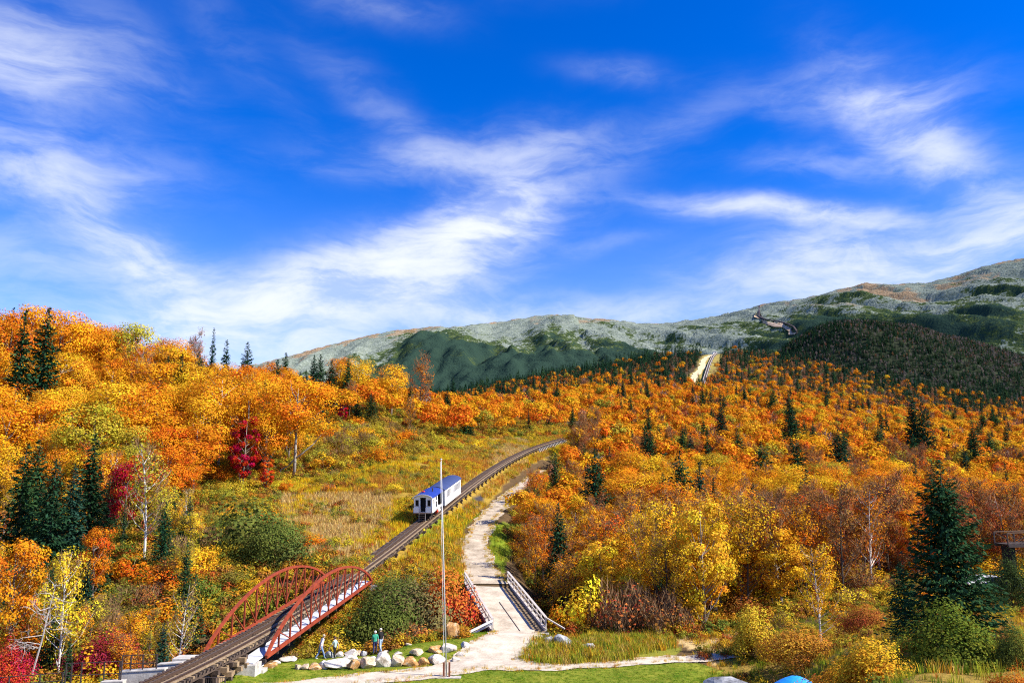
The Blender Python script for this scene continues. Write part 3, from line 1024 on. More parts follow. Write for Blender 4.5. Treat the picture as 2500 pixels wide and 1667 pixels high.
def mountain():
    pxs = np.linspace(-800, 3500, 620)
    ts = np.concatenate([np.linspace(0, 1, 210), np.linspace(1.02, 1.35, 18)])
    PX, T = np.meshgrid(pxs, ts)
    A, Y = mountain_zt(PX, T)
    X = (PX - CX) / F * Y * 1.0
    # the columns above are laid out by azimuth; correct for the tilt of the view
    Zt = A * Y
    X = (PX - CX) / F * (Y * math.cos(PITCH) + Zt * math.sin(PITCH))
    env = np.clip(np.sin(np.clip(T, 0, 1) * math.pi), 0, 1)
    # gullies and spurs run down the slope, the right-hand mountain falling to the left
    sk = np.where(X > 250, X + .55 * (Y - 2400), X)
    Z = Zt + env * (95 * fbm(sk / 230, Y / 900, 11, 4) + 42 * fbm(sk / 75, Y / 230, 12, 4)) + 9 * fbm(X / 28, Y / 28, 5, 3) * (T > .3)
    V = np.stack([X, Y, Z], -1).reshape(-1, 3)
    r, c = X.shape
    i = (np.arange(r - 1)[:, None] * c + np.arange(c - 1)[None]).ravel()
    Q = np.stack([i, i + 1, i + c + 1, i + c], 1)
    # what grows where: 0 forest .. 1 bare talus
    pxf = PX
    tree = np.interp(pxf, [600, 760, 900, 1000, 1100, 1250, 1400, 1550, 1650, 1760, 1900, 2050, 2200, 2350, 2500, 3000], [.30, .36, .44, .74, .72, .60, .55, .5, .42, .45, .55, .55, .42, .45, .36, .4])
    up = (np.clip(T, 0, 1) - tree) / .32
    streak = fbm(sk / 38, Y / 420, 21, 4)
    bare = up + 1.1 * fbm(X / 170, Y / 260, 23, 4) + .7 * streak * (X > 120)
    tan = np.clip((np.clip(T, 0, 1) - .8) / .2, 0, 1) * 1.0 + 1.7 * fbm(X / 90, Y / 240, 33, 4) - .6 + .45 * (PX > 1850) * (T > .62) + .3 * (np.abs(PX - 1000) < 130) * (T > .8)
    me = mesh_np('mountain', V, [Q], None, {'bare': bare.ravel(), 'tan': tan.ravel()}, True)
    m = bpy.data.materials.new('mountain_slope')
    m.use_nodes = True
    k = NT(m.node_tree)
    tc = k.add('ShaderNodeTexCoord')
    ob = tc.outputs['Object']
    bare_ = k.add('ShaderNodeAttribute', attribute_name='bare').outputs['Fac']
    tan_ = k.add('ShaderNodeAttribute', attribute_name='tan').outputs['Fac']
    n1 = k.noise(ob, .021, 8, .72)
    n2 = k.noise(ob, .1, 5, .72)
    n3 = k.noise(ob, .006, 5, .6)
    vor = k.add('ShaderNodeTexVoronoi', ins={'Vector': ob, 'Scale': .14})
    j = k.m('ADD', bare_, k.m('MULTIPLY', k.m('SUBTRACT', n1, .5), 3.3))
    j = k.m('ADD', j, k.m('MULTIPLY', k.m('SUBTRACT', n2, .5), 1.6))
    j = k.m('ADD', j, k.m('MULTIPLY', k.m('SUBTRACT', n3, .5), 1.5))
    forest = k.ramp(k.m('ADD', k.m('MULTIPLY', vor.outputs[0], .075), k.m('MULTIPLY', n2, .35)), [(.3, (.028, .054, .038)), (.55, (.055, .095, .058)), (.8, (.10, .135, .07))])
    scrub = k.ramp(n2, [(.34, (.035, .06, .02)), (.6, (.085, .115, .03)), (.75, (.14, .15, .05))])
    rock = k.ramp(k.m('ADD', k.m('MULTIPLY', n2, .7), k.m('MULTIPLY', n1, .3)), [(.34, (.10, .125, .092)), (.5, (.205, .24, .19)), (.68, (.36, .40, .335))])
    tund = k.ramp(n2, [(.35, (.26, .13, .05)), (.65, (.46, .25, .11))])
    c = k.mix(k.smooth(j, -.35, .3), forest, scrub)
    c = k.mix(k.smooth(j, .22, .58), c, rock)
    tj = k.m('ADD', tan_, k.m('MULTIPLY', k.m('SUBTRACT', n1, .5), 2.4))
    c = k.mix(k.m('MULTIPLY', k.m('MULTIPLY', k.smooth(tj, .1, .5), k.smooth(bare_, .3, .8)), .6), c, tund)
    hgt = k.m('ADD', k.m('MULTIPLY', vor.outputs[0], .5), k.m('MULTIPLY', n2, 1.2))
    bp = k.add('ShaderNodeBump', ins={'Strength': .7, 'Distance': 6.0, 'Height': hgt})
    b = k.add('ShaderNodeBsdfDiffuse', ins={'Color': c, 'Normal': bp.outputs[0], 'Roughness': .6})
    k.add('ShaderNodeOutputMaterial', ins={0: b.outputs[0]})
    me.materials.append(m)
    tag(link('mountain', me), 'grey green mountain range with talus slopes under the sky', kind='structure')
    return X, Y, Z


MX, MY, MZ = mountain()


def mountain_point(px, py):
    """point of the mountain mesh seen at a pixel"""
    PXs, PYs = proj(MX, MY, MZ)
    j = np.argmin(((PXs - px) ** 2 + (PYs - py) ** 2)[:209].ravel())
    return Vector((MX[:209].ravel()[j], MY[:209].ravel()[j], MZ[:209].ravel()[j]))


# the dark conical hill in front of the mountain
def cone_z(x, y):
    xc = (2060 - CX) / F * 1700
    cr = np.where(x < xc, np.abs(x - xc) / 235, np.abs(x - xc) / 520)
    cr = 1 / (1 + (cr ** 2) * .75)
    top = at(2060, 797, 1700).z
    fy = np.exp(-((y - 1700) / np.where(y < 1700, 420, 260)) ** 2)
    return 30 + (top - 30) * cr * np.maximum(fy - .2, 0) / .8 + 14 * fbm(x / 90, y / 90, 8, 3)


def wooded_hill():
    xs = np.linspace(-200, 1900, 240)
    ys = np.linspace(1180, 2150, 110)
    X, Y = np.meshgrid(xs, ys)
    V = np.stack([X, Y, cone_z(X, Y)], -1).reshape(-1, 3)
    r, c = X.shape
    i = (np.arange(r - 1)[:, None] * c + np.arange(c - 1)[None]).ravel()
    me = mesh_np('wooded_hill', V, [np.stack([i, i + 1, i + c + 1, i + c], 1)], mat('hill_forest_floor', (.028, .034, .02), .95, .4, .03, spec=0), None, True)
    tag(link('wooded_hill', me), 'dark conical hill covered in spruce and dead trees', kind='structure')


wooded_hill()

# ================================================================ RAILWAY
M_RAIL = mat('rusty_rail_steel', (.12, .075, .05), .55, .35, 8, metal=.5)
M_TIE = mat('weathered_sleeper_timber', (.085, .062, .047), .9, .5, 5, bump=.4)
M_TIMB = mat('sunbleached_timber', (.20, .135, .075), .9, .35, 3, bump=.4, hi=(.36, .26, .15))
M_STRING = mat('dark_trestle_timber', (.075, .052, .038), .9, .4, 3, bump=.4)
M_RED = mat('red_oxide_bridge_paint', (.20, .030, .012), .75, .3, 2.2, bump=.15, hi=(.36, .06, .02))
M_DECK = mat('pale_grey_walkway_panel', (.50, .52, .56), .7, .18, 2)
M_CONC = mat('weathered_concrete', (.36, .33, .28), .9, .2, 1.1, bump=.5, hi=(.66, .62, .55))
M_GALV = mat('grey_weathered_rail_wood', (.46, .41, .36), .85, .25, 5)
M_WHITE = mat('white_paint', (.80, .79, .76), .5, .06, 3)
M_DARKST = mat('dark_rusted_steel', (.055, .04, .036), .7, .4, 8)
M_BLACK = mat('black_parts_and_inner_shade', (.006, .006, .007), .8, .3, 3)  # near black for dark parts; also paints in the locomotive's inner shade
M_GLASS = mat('dark_window_glass', (.010, .011, .013), .25, .3, 2, spec=.12)


def track_frame(Y):
    d = track_dir(Y)
    r = d.cross(Vector((0, 0, 1))).normalized()
    u = r.cross(d)
    return track_at(Y), r, d, u


def sweep(mb, Ys, lat, w, z0, z1):
    o = len(mb.v)
    for Y in Ys:
        p, r, d, u = track_frame(Y)
        for a, b in ((lat - w / 2, z0), (lat + w / 2, z0), (lat + w / 2, z1), (lat - w / 2, z1)):
            mb.v.append(tuple(p + r * a + u * b))
    for i in range(len(Ys) - 1):
        for k in range(4):
            a, b = o + i * 4 + k, o + i * 4 + (k + 1) % 4
            mb.f.append((a, b, b + 4, a + 4)); mb.mi.append(mb.cur)
    e = o + (len(Ys) - 1) * 4
    mb.f += [(o + 3, o + 2, o + 1, o), (e, e + 1, e + 2, e + 3)]; mb.mi += [mb.cur] * 2
    return mb


def railway():
    Y0, Y1 = 47.0, 296.0
    p0 = track_at(Y0)
    root = empty('railway_track', (0, 0, 0), 'dark timber cog railway track climbing from the bottom edge past the train', 'railway track')
    Ys = list(np.arange(Y0, Y1, 2.5)) + [Y1]
    for lat in (-.715, .715):
        mb = MB()
        sweep(mb, Ys, lat, .15, -.02, .0)
        sweep(mb, Ys, lat, .035, -.13, -.02)
        sweep(mb, Ys, lat, .16, -.15, -.13)
        mb.build('rail', M_RAIL, root)
    mb = MB()
    for lat in (-.06, .06):
        sweep(mb, Ys, lat, .03, -.15, .02)
    for Y in np.arange(Y0, 125, .22):
        p, r, d, u = track_frame(Y)
        mb.beam(p - r * .045 - u * .03, p + r * .045 - u * .03, .05, .05)
    mb.build('rack_rail', M_RAIL, root)
    for lat in (-.95, .95):
        sweep(MB(), Ys, lat, .32, -.62, -.30).build('stringer', M_STRING, root)
    for lat in (.34, .50):
        sweep(MB(), Ys, lat, .145, -.148, -.10).build('walkway_plank', M_TIMB, root)
    sweep(MB(), Ys, -.38, .22, -.148, -.11).build('walkway_plank', M_TIE, root)
    sweep(MB(), Ys, 1.03, .16, -.148, -.05).build('guard_timber', M_TIMB, root)
    # sleepers, one by one
    sl = [MB().box((0, 0, 0), (2.62, .22, .15)).mesh('sleeper', M_TIE), MB().box((0, 0, 0), (2.7, .2, .15)).mesh('sleeper_bleached', M_TIMB)]
    rr = random.Random(3)
    Y, n = Y0 + .2, 0
    rest = MB()
    while Y < Y1:
        p, r, d, u = track_frame(Y)
        M = Matrix((( r.x, d.x, u.x, 0), (r.y, d.y, u.y, 0), (r.z, d.z, u.z, 0), (0, 0, 0, 1)))
        c = p - u * .225 + r * rr.uniform(-.06, .06)
        if n < 300:
            o = link('sleeper', sl[1 if rr.random() < .3 else 0], root)
            o.matrix_world = Matrix.Translation(c) @ M @ Matrix.Rotation(rr.uniform(-.03, .03), 4, 'Z')
        else:
            rest.box((0, 0, 0), (2.62, .22, .15), Matrix.Translation(c) @ M)
        n += 1
        Y += .52 * d.y if n < 240 else .62 * d.y
    if rest.v:
        o = rest.build('sleepers_beyond', M_TIE, root); o['kind'] = 'stuff'
    # trestle bents down to the ground
    for Y in list(np.arange(48.5, 61.5, 2.1)) + list(np.arange(91, 240, 3.4)):
        p, r, d, u = track_frame(Y)
        mb = MB()
        base = p - Vector((0, 0, .62))
        gz = [float(ground(np.array([(base + r * l).x]), np.array([(base + r * l).y]))[0]) for l in (-1.0, 1.0)]
        mb.beam(base - r * 1.35 - Vector((0, 0, .15)), base + r * 1.35 - Vector((0, 0, .15)), .3, .3)
        for l, g in zip((-1.0, 1.0), gz):
            q = base + r * l - Vector((0, 0, .3))
            e = q + r * (.25 if l > 0 else -.25)
            mb.beam(q, Vector((e.x, e.y, min(g, q.z - .2) - .2)), .26, .26, up=d)
        if min(gz) < base.z - 1.1:
            mb.beam(base - r * 1.0 - Vector((0, 0, .4)), base + r * 1.1 + Vector((0, 0, -1.2)), .1, .2, up=d)
        mb.build('trestle_bent', M_TIMB if 200 < Y else M_STRING, root)
    # the pale timber crib near the top of the grade
    for Y in np.arange(214, 250, 1.9):
        p, r, d, u = track_frame(Y)
        a = p + r * 1.5 - Vector((0, 0, .4)); b = p + r * 2.7 - Vector((0, 0, 3.2))
        MB().beam(a, b, .35, .25, up=d).build('batter_post', M_CONC, root)


railway()


def crib():
    t = empty('timber_crib', (0, 0, 0), 'stack of tan timber blocks under the track beside the concrete abutment', 'timber crib')
    r_ = random.Random(8)
    for Y in (57.8, 59.4, 60.6):
        p, r, d, u = track_frame(Y)
        for lev in range(2):
            q = p + r * (.9 + lev * .22) - Vector((0, 0, .95 + lev * .38))
            MB().beam(q - d * .8, q + d * .55, .36, .34).build('timber', M_TIMB, t)
            q2 = p + r * (1.1 + lev * .15) - Vector((0, 0, .78 + lev * .38)) + d * r_.uniform(-.3, .3)
            MB().beam(q2 - r * 1.6, q2 + r * .5, .34, .3).build('timber', M_TIMB, t)


crib()

# ---------------------------------------------------------------- red bowstring bridge
BR0, BR1 = Vector((-18.16, 62.0, -12.6)), Vector((-14.93, 87.8, -10.2))
BL0 = BR0 + Vector((-4.86, .62, .0))
BL1 = BR1 + Vector((-4.86, .62, .0))


def bridge():
    root = empty('arch_bridge', (0, 0, 0), 'red steel bowstring arch bridge carrying the cog railway over the ravine', 'bridge')
    NPAN, H = 12, 3.35
    up = Vector((0, 0, 1))
    for a, b in ((BR0, BR1), (BL0, BL1)):
        tr = link('truss', None, root)
        d = (b - a).normalized()
        pt = lambda t: a + (b - a) * t
        hh = lambda t: H * max(0, 4 * t * (1 - t)) ** .82
        MB().beam(pt(0), pt(1), .2, .25).build('bottom_chord', M_RED, tr)
        mb = MB()
        N = 24
        tops = [pt(i / N) + up * (hh(i / N) + .05) for i in range(N + 1)]
        side = d.cross(up).normalized()
        o = len(mb.v)
        for i, p in enumerate(tops):
            tg = (tops[min(i + 1, N)] - tops[max(i - 1, 0)]).normalized()
            n_ = side.cross(tg)
            for sx, sy in ((-.11, -.1), (.11, -.1), (.11, .1), (-.11, .1)):
                mb.v.append(tuple(p + side * sx + n_ * sy))
        for i in range(N):
            for k in range(4):
                x, y = i * 4 + k, i * 4 + (k + 1) % 4
                mb.f.append((x, y, y + 4, x + 4)); mb.mi.append(0)
        mb.f += [(3, 2, 1, 0), (N * 4, N * 4 + 1, N * 4 + 2, N * 4 + 3)]; mb.mi += [0, 0]
        mb.build('arch_chord', M_RED, tr)
        for i in range(1, NPAN):
            t = i / NPAN
            MB().beam(pt(t) + up * .15, pt(t) + up * (hh(t) - .06), .12, .13, up=d).build('vertical_post', M_RED, tr)
        for i in range(1, NPAN - 1):
            t0, t1 = i / NPAN, (i + 1) / NPAN
            lo, hi = .14, -.1
            if i < 7:
                MB().beam(pt(t0) + up * (hh(t0) + hi) + side * .05, pt(t1) + up * lo + side * .05, .07, .07).build('diagonal_brace', M_RED, tr)
            if i > 3:
                MB().beam(pt(t1) + up * (hh(t1) + hi) - side * .05, pt(t0) + up * lo - side * .05, .07, .07).build('diagonal_brace', M_RED, tr)
    for i in range(NPAN + 1):
        t = i / NPAN
        p, q = BL0 + (BL1 - BL0) * t, BR0 + (BR1 - BR0) * t
        MB().beam(p - up * .28, q - up * .28, .2, .26).build('floor_beam', M_DARKST, root)
        c = (p + q) / 2
        if 0 < i < NPAN:
            k = track_at(c.y)
            MB().beam(c - up * .15 - Vector((1.1, 0, 0)), Vector((k.x - 1.1, c.y, k.z - .62)), .24, .24, up=(0, 1, 0)).build('track_post', M_STRING, root)
            MB().beam(c - up * .15 + Vector((1.1, 0, 0)), Vector((k.x + 1.1, c.y, k.z - .62)), .24, .24, up=(0, 1, 0)).build('track_post', M_STRING, root)
    # walkway panels on the right-hand side
    d = (BR1 - BR0) / NPAN
    for i in range(-1, NPAN):
        a = BR0 + d * (i + .02) + up * .02
        b = BR0 + d * (i + .98) + up * .02
        if i == -1:
            a = BR0 + d * -.75 + up * .02
        MB().beam(a + Vector((-.85, .1, 0)), b + Vector((-.85, .1, 0)), 1.25, .07).build('deck_panel', M_DECK, root)


bridge()


def abutment():
    t = empty('bridge_abutment', (BR0.x - 2.4, 61.0, -14.2), 'pale concrete abutment block holding the near end of the red bridge', 'abutment')
    M_ = Matrix.Identity(4)
    MB().box((2.15 - .95, -.15, .62), (2.0, 1.5, 1.6)).build('concrete_block', M_CONC, t)
    MB().box((-3.0, .6, .95), (2.2, 1.4, 1.5)).build('concrete_block', M_CONC, t)
    MB().box((-.9, 1.0, .05), (6.6, 1.0, 1.5)).build('seat_wall', M_CONC, t)
    f = empty('far_abutment', (BR1.x - 2.4, 88.6, -11.6), 'concrete footing at the uphill end of the red bridge', 'abutment')
    MB().box((0, .6, .35), (5.6, 1.2, 1.0)).build('concrete_block', M_CONC, f)


abutment()

# ---------------------------------------------------------------- the train
M_LOCOROOF = mat('deep_blue_roof', (.013, .036, .235), .5, .15, 1)
M_COACHROOF = mat('faded_blue_roof', (.032, .05, .135), .7, .15, 1)
M_REDTANK = mat('red_tank', (.55, .05, .02), .5, .2, 3)
M_STEP = mat('brown_steel_step', (.10, .07, .055), .7, .3, 6)


def car_matrix(Yc):
    p, r, d, u = track_frame(Yc)
    M = Matrix(((r.x, d.x, u.x, p.x), (r.y, d.y, u.y, p.y), (r.z, d.z, u.z, p.z), (0, 0, 0, 1)))
    return M


def roof_poly(w, z0, rise, n=10):
    return [(-w / 2 + w * i / n, 0, z0 + rise * (1 - (2 * i / n - 1) ** 2) ** .75) for i in range(n + 1)]


def train():
    # locomotive: local x right, y up the track, z up from the rail
    t = empty('locomotive', (0, 0, 0), 'white cog locomotive with deep blue curved roof behind the coach', 'locomotive')
    t.matrix_world = car_matrix(118.5)
    L, W, FZ, EZ = 6.2, 2.75, 1.25, 3.35
    th = .08
    b = MB()
    b.box((0, L / 2, FZ - .06), (W, L, .12))
    x = W / 2
    # front wall with doorway and two window openings
    dw, wz0, wz1 = .42, 2.15, 3.0
    for s in (-1, 1):
        b.box((s * (dw + .12), 0, (FZ + EZ) / 2), (.24, th, EZ - FZ))
        b.box((s * (x - .12), 0, (FZ + EZ) / 2), (.24, th, EZ - FZ))
        mid, wid = s * (dw + .24 + (x - .24 - dw - .24) / 2), (x - .24) - (dw + .24)
        b.box((mid, 0, (FZ + wz0) / 2), (wid, th, wz0 - FZ))
        b.box((mid, 0, (wz1 + EZ) / 2), (wid, th, EZ - wz1))
    poly = [Vector((p[0] * .985, 0, p[2])) for p in roof_poly(W, EZ, .5)]
    b.prism(poly + [Vector((W / 2 * .985, 0, EZ - .001)), Vector((-W / 2 * .985, 0, EZ - .001))], (0, -th / 2, 0), (0, th / 2, 0))
    # right side wall: small window, stacked windows, open bay
    for s in (-1, 1):
        segs = [(0, .6), (1.25, 1.9), (2.75, 3.2)]
        for y0, y1 in segs:
            b.box((s * (x - th / 2), (y0 + y1) / 2 + .02, (FZ + EZ) / 2), (th, y1 - y0, EZ - FZ))
        b.box((s * (x - th / 2), .92, (FZ + 2.2) / 2), (th, .66, 2.2 - FZ))
        b.box((s * (x - th / 2), .92, (3.0 + EZ) / 2), (th, .66, EZ - 3.0))
        b.box((s * (x - th / 2), 2.32, (FZ + 1.55) / 2), (th, .86, 1.55 - FZ))
        b.box((s * (x - th / 2), 2.32, 2.48), (th, .86, .12))
        b.box((s * (x - th / 2), 2.32, 3.28), (th, .86, .14))
        b.box((s * (x - th / 2), 6.1, (FZ + EZ) / 2), (th, .2, EZ - FZ))
        b.box((s * (x - th / 2), 4.6, 3.27), (th, 2.8, .16))
        b.box((s * (x - th / 2), 4.6, (FZ + 1.45) / 2), (th, 2.8, .2))
    body = b.build('body', M_WHITE, t)
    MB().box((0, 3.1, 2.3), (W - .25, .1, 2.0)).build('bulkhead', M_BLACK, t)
    MB().box((0, 5.0, 1.75), (1.5, 2.0, .9)).build('engine_block', M_DARKST, t)
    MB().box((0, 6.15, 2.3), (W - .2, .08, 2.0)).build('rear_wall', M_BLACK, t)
    r = MB()
    pl = roof_poly(W + .3, EZ - .02, .55)
    r.prism([Vector(p) for p in pl] + [Vector(p) - Vector((0, 0, .07)) for p in reversed(pl)], (0, -.35, 0), (0, L + .1, 0))
    r.build('roof', M_LOCOROOF, t, False)
    tr_ = MB()
    tr_.prism([Vector(p) + Vector((0, 0, -.005)) for p in pl] + [Vector(p) - Vector((0, 0, .12)) for p in reversed(pl)], (0, -.4, 0), (0, -.352, 0))
    tr_.build('roof_edge', M_WHITE, t)
    ex = MB(); ex.tube([(.7, 2.9, EZ + .3), (.7, 2.9, EZ + .95)], .09, 8); ex.build('exhaust_pipe', M_DARKST, t)
    MB().box((-.45, 1.9, EZ + .56), (.35, .5, .16)).build('roof_hatch', M_REDTANK, t)
    for s in (-1, 1):
        mid, wid = s * (dw + .24 + (x - .24 - dw - .24) / 2), (x - .24) - (dw + .24)
        w = MB().box((mid, .03, (wz0 + wz1) / 2), (wid - .02, .02, wz1 - wz0 - .02)).build('front_window', M_GLASS, t)
        f = MB()
        for zz in (wz0 + .03, wz1 - .03):
            f.box((mid, -.055, zz), (wid, .04, .07))
        for xx in (mid - wid / 2 + .03, mid + wid / 2 - .03):
            f.box((xx, -.055, (wz0 + wz1) / 2), (.06, .038, wz1 - wz0 - .08))
        f.build('window_frame', M_STEP, w)
        MB().box((s * (x - .06), .92, 2.6), (.02, .64, .78)).build('side_window', M_GLASS, t)
        MB().box((s * (x - .06), 2.32, 1.98), (.02, .84, .86)).build('side_window', M_GLASS, t)
        MB().box((s * (x - .06), 2.32, 2.87), (.02, .84, .66)).build('side_window', M_GLASS, t)
    MB().box((0, .42, 2.3), (.82, .02, 2.05)).build('doorway', M_BLACK, t)  # black sheet standing in for the unlit inside behind the open door
    # front platform with white panels, railing and hanging ladder
    for s in (-1, 1):
        MB().box((s * .92, -.62, FZ + .38), (.86, .03, .72)).build('platform_panel', M_WHITE, t)
    MB().box((0, -.32, FZ - .08), (W, .66, .1)).build('platform', M_STEP, t)
    g = MB()
    for xx in (-1.34, -.46, .46, 1.34):
        g.tube([(xx, -.64, FZ - .05), (xx, -.64, FZ + .98)], .03, 6)
    for s in (-1, 1):
        g.tube([(s * .46, -.64, FZ + .96), (s * 1.34, -.64, FZ + .96)], .025, 6)
    g.build('platform_railing', M_DARKST, t)
    ld = link('ladder', None, t)
    for s in (-1, 1):
        MB().beam((s * .46, -.66, FZ - .02), (s * .46, -.78, .05), .05, .05).build('stile', M_GALV, ld)
    for i in range(4):
        MB().box((0, -.68 - i * .03, FZ - .2 - i * .28), (.88, .12, .04)).build('rung', M_STEP, ld)
    u = MB()
    u.box((0, L / 2, FZ - .32), (W - .5, L - .3, .38))
    u.box((0, 1.4, .6), (1.5, 1.9, .5)); u.box((0, 4.6, .6), (1.5, 1.9, .5))
    u.build('underframe', M_BLACK, t)
    tk = MB(); tk.tube([(1.28, 3.0, .82), (1.28, 4.4, .82)], .27, 10); tk.build('air_tank', M_GALV, t)
    tk = MB(); tk.tube([(1.28, 2.55, .80), (1.28, 2.95, .81)], .24, 10); tk.build('brake_cylinder', M_REDTANK, t)
    for y in (.9, 1.9, 4.1, 5.1):
        for s in (-1, 1):
            w = MB(); w.tube([(s * .66, y, .34), (s * .78, y, .34)], .34, 14); w.build('wheel', M_DARKST, t)
    MB().box((1.45, 3.0, FZ + .02), (.34, 1.5, .05)).build('side_step', M_GALV, t)

    c = empty('passenger_coach', (0, 0, 0), 'white passenger coach with faded blue roof and a row of narrow windows', 'railway coach')
    c.matrix_world = car_matrix(126.0)
    L, W, FZ, EZ = 11.4, 2.8, .85, 3.25
    x = W / 2
    b = MB()
    b.box((0, L / 2, FZ - .05), (W, L, .1))
    n = 13
    y0, y1 = .45, L - .35
    st = (y1 - y0) / n
    wz0, wz1 = 1.75, 2.85
    for s in (-1, 1):
        b.box((s * (x - .04), L / 2, (FZ + wz0) / 2), (.08, L, wz0 - FZ))
        b.box((s * (x - .04), L / 2, (wz1 + EZ) / 2), (.08, L, EZ - wz1))
        b.box((s * (x - .04), y0 / 2, (wz0 + wz1) / 2), (.08, y0, wz1 - wz0))
        b.box((s * (x - .04), (y1 + L) / 2, (wz0 + wz1) / 2), (.08, L - y1, wz1 - wz0))
        for i in range(n + 1):
            b.box((s * (x - .041), y0 + i * st, (wz0 + wz1) / 2), (.081, st * .42, wz1 - wz0))
    pl0 = [Vector((p[0] * .98, 0, p[2])) for p in roof_poly(W, EZ, .5)]
    for yy in (.05, L - .05):
        b.prism(pl0 + [Vector((W / 2 * .98, 0, FZ)), Vector((-W / 2 * .98, 0, FZ))], (0, yy - .04, 0), (0, yy + .04, 0))
    b.build('body', M_WHITE, c)
    for s in (-1, 1):
        for i in range(n):
            MB().box((s * (x - .055), y0 + (i + .5) * st, (wz0 + wz1) / 2), (.02, st * .62, wz1 - wz0)).build('window', M_GLASS, c)
    r = MB()
    pl = roof_poly(W + .24, EZ - .02, .55)
    r.prism([Vector(p) for p in pl] + [Vector(p) - Vector((0, 0, .08)) for p in reversed(pl)], (0, -.45, 0), (0, L + .3, 0))
    r.build('roof', M_COACHROOF, c)
    MB().box((0, -.005, 2.0), (.75, .02, 1.9)).build('end_door', M_GLASS, c)
    u = MB()
    u.box((0, L / 2, FZ - .22), (W - .4, L - .2, .26)); u.box((0, 2.0, .5), (1.4, 1.7, .4)); u.box((0, 9.2, .5), (1.4, 1.7, .4))
    u.build('underframe', M_STRING, c)
    for y in (1.5, 2.5, 8.7, 9.7):
        for s in (-1, 1):
            w = MB(); w.tube([(s * .66, y, .3), (s * .78, y, .3)], .3, 14); w.build('wheel', M_DARKST, c)


train()

# ---------------------------------------------------------------- road bridge
def road_bridge():
    up = Vector((0, 0, 1))
    LN, LF = Vector((-1.75, 77.0, -13.55)), Vector((-5.4, 95.6, -11.4))
    side = Vector((4.85, .95, 0))
    t = empty('road_bridge', (0, 0, 0), 'pale gravel topped timber road bridge with weathered post railings', 'bridge')
    d = (LF - LN)
    n = 30
    rr = random.Random(4)
    for i in range(n):
        a = LN + d * (i + .5) / n - up * .08
        MB().beam(a + side * -.02, a + side * 1.02, d.length / n * .96, .12).build('deck_plank', M_TIMB, t)
    # gravel lying over the planks
    mb = MB()
    N = 40
    for i in range(N + 1):
        a = LN + d * (-.01 + 1.02 * i / N)
        j0, j1 = rr.uniform(-.015, .015), rr.uniform(-.015, .015)
        for s in (.05 + j0, .35, .65, .80 + j1):
            mb.v.append(tuple(a + side * s + up * (.02 + rr.uniform(0, .02))))
    for i in range(N):
        for k in range(3):
            x = i * 4 + k
            mb.f.append((x, x + 1, x + 5, x + 4)); mb.mi.append(0)
    mb.build('gravel_cover', mat('bridge_gravel', (.36, .29, .20), .95, .2, .7, bump=.8, hi=(.64, .55, .42)), t)
    for s in (.5,):
        MB().beam(LN + side * .52 + up * .05, LN + d * .55 + side * .5 + up * .05, .06, .05).build('joint_strip', M_DARKST, t)
    for s in (-.01, 1.01):
        MB().beam(LN + side * s + up * .1, LF + side * s + up * .1, .26, .3).build('kerb_timber', M_GALV, t)
        rl = link('railing', None, t)
        m = 10
        for i in range(m + 1):
            p = LN + d * i / m + side * s
            MB().beam(p + up * .2, p + up * 1.22, .15, .15, up=d).build('post', M_GALV, rl)
        MB().beam(LN + side * s + up * 1.26, LF + side * s + up * 1.26, .24, .08).build('top_rail', M_GALV, rl)
        MB().beam(LN + side * s + up * .72, LF + side * s + up * .72, .08, .16).build('middle_rail', M_GALV, rl)
        if s < 0:
            for i in range(m):
                a = LN + d * i / m + side * s
                b = LN + d * (i + 1) / m + side * s
                MB().beam(a + up * .25, (a + b) / 2 + up * .68, .06, .07).build('rail_brace', M_GALV, rl)
                MB().beam(b + up * .25, (a + b) / 2 + up * .68, .06, .07).build('rail_brace', M_GALV, rl)
        MB().beam(LN + side * s + up * -.45, LF + side * s + up * -.45, .35, .6).build('girder', M_STRING, t)
    # braces at the near left corner
    p = LN + side * -.01
    for k, (dx, dy) in enumerate(((-2.3, -1.0), (-1.9, .3))):
        e = p + Vector((dx, dy, 0)); e.z = float(ground(np.array([e.x]), np.array([e.y]))[0])
        MB().beam(p + up * (1.1 - k * .25), e + up * .1, .16, .16).build('end_brace', M_WHITE, t)
    q = LN + side * 1.01
    e = q + Vector((1.7, -1.1, 0)); e.z = -13.5
    MB().beam(q + up * 1.22, e + up * .35, .16, .1).build('end_rail', M_GALV, t)
    MB().box(tuple(LN + side * .5 - d.normalized() * .2 - up * .6), (5.4, .8, 1.1)).build('abutment_sill', M_CONC, t)


road_bridge()

# ---------------------------------------------------------------- flagpole
def flagpole():
    b, tp = at(1090, 1655, 60.5), at(1077, 1122, 60.5)
    b.z = -13.68
    t = empty('flagpole', b, 'tall bare white flagpole between two rust brown posts on the lawn', 'flagpole')
    d = tp - b
    mb = MB(); mb.tube([(0, 0, 0), tuple(d * .5), tuple(d)], [.055, .042, .026], 12); mb.build('pole', mat('pale_grey_pole_paint', (.50, .50, .48), .5, .1, 2), t, True)
    mb = MB(); mb.tube([tuple(d * 1.0), tuple(d * 1.006)], [.075, .075], 12); mb.build('truck_cap', M_WHITE, t)
    mb = MB(); mb.tube([tuple(d * .06 + Vector((-.16, -.05, 0))), tuple(d * .99 + Vector((-.06, -.05, 0)))], .012, 5); mb.build('halyard', M_WHITE, t)
    rust = mat('rust_brown_post', (.22, .07, .035), .8, .3, 6)
    for s in (-1, 1):
        MB().box((s * .2, 0, .5), (.13, .16, 1.05)).build('support_post', rust, t)
    MB().box((.1, -.12, .03), (1.9, .7, .06)).build('base_slab', M_GALV, t)


flagpole()

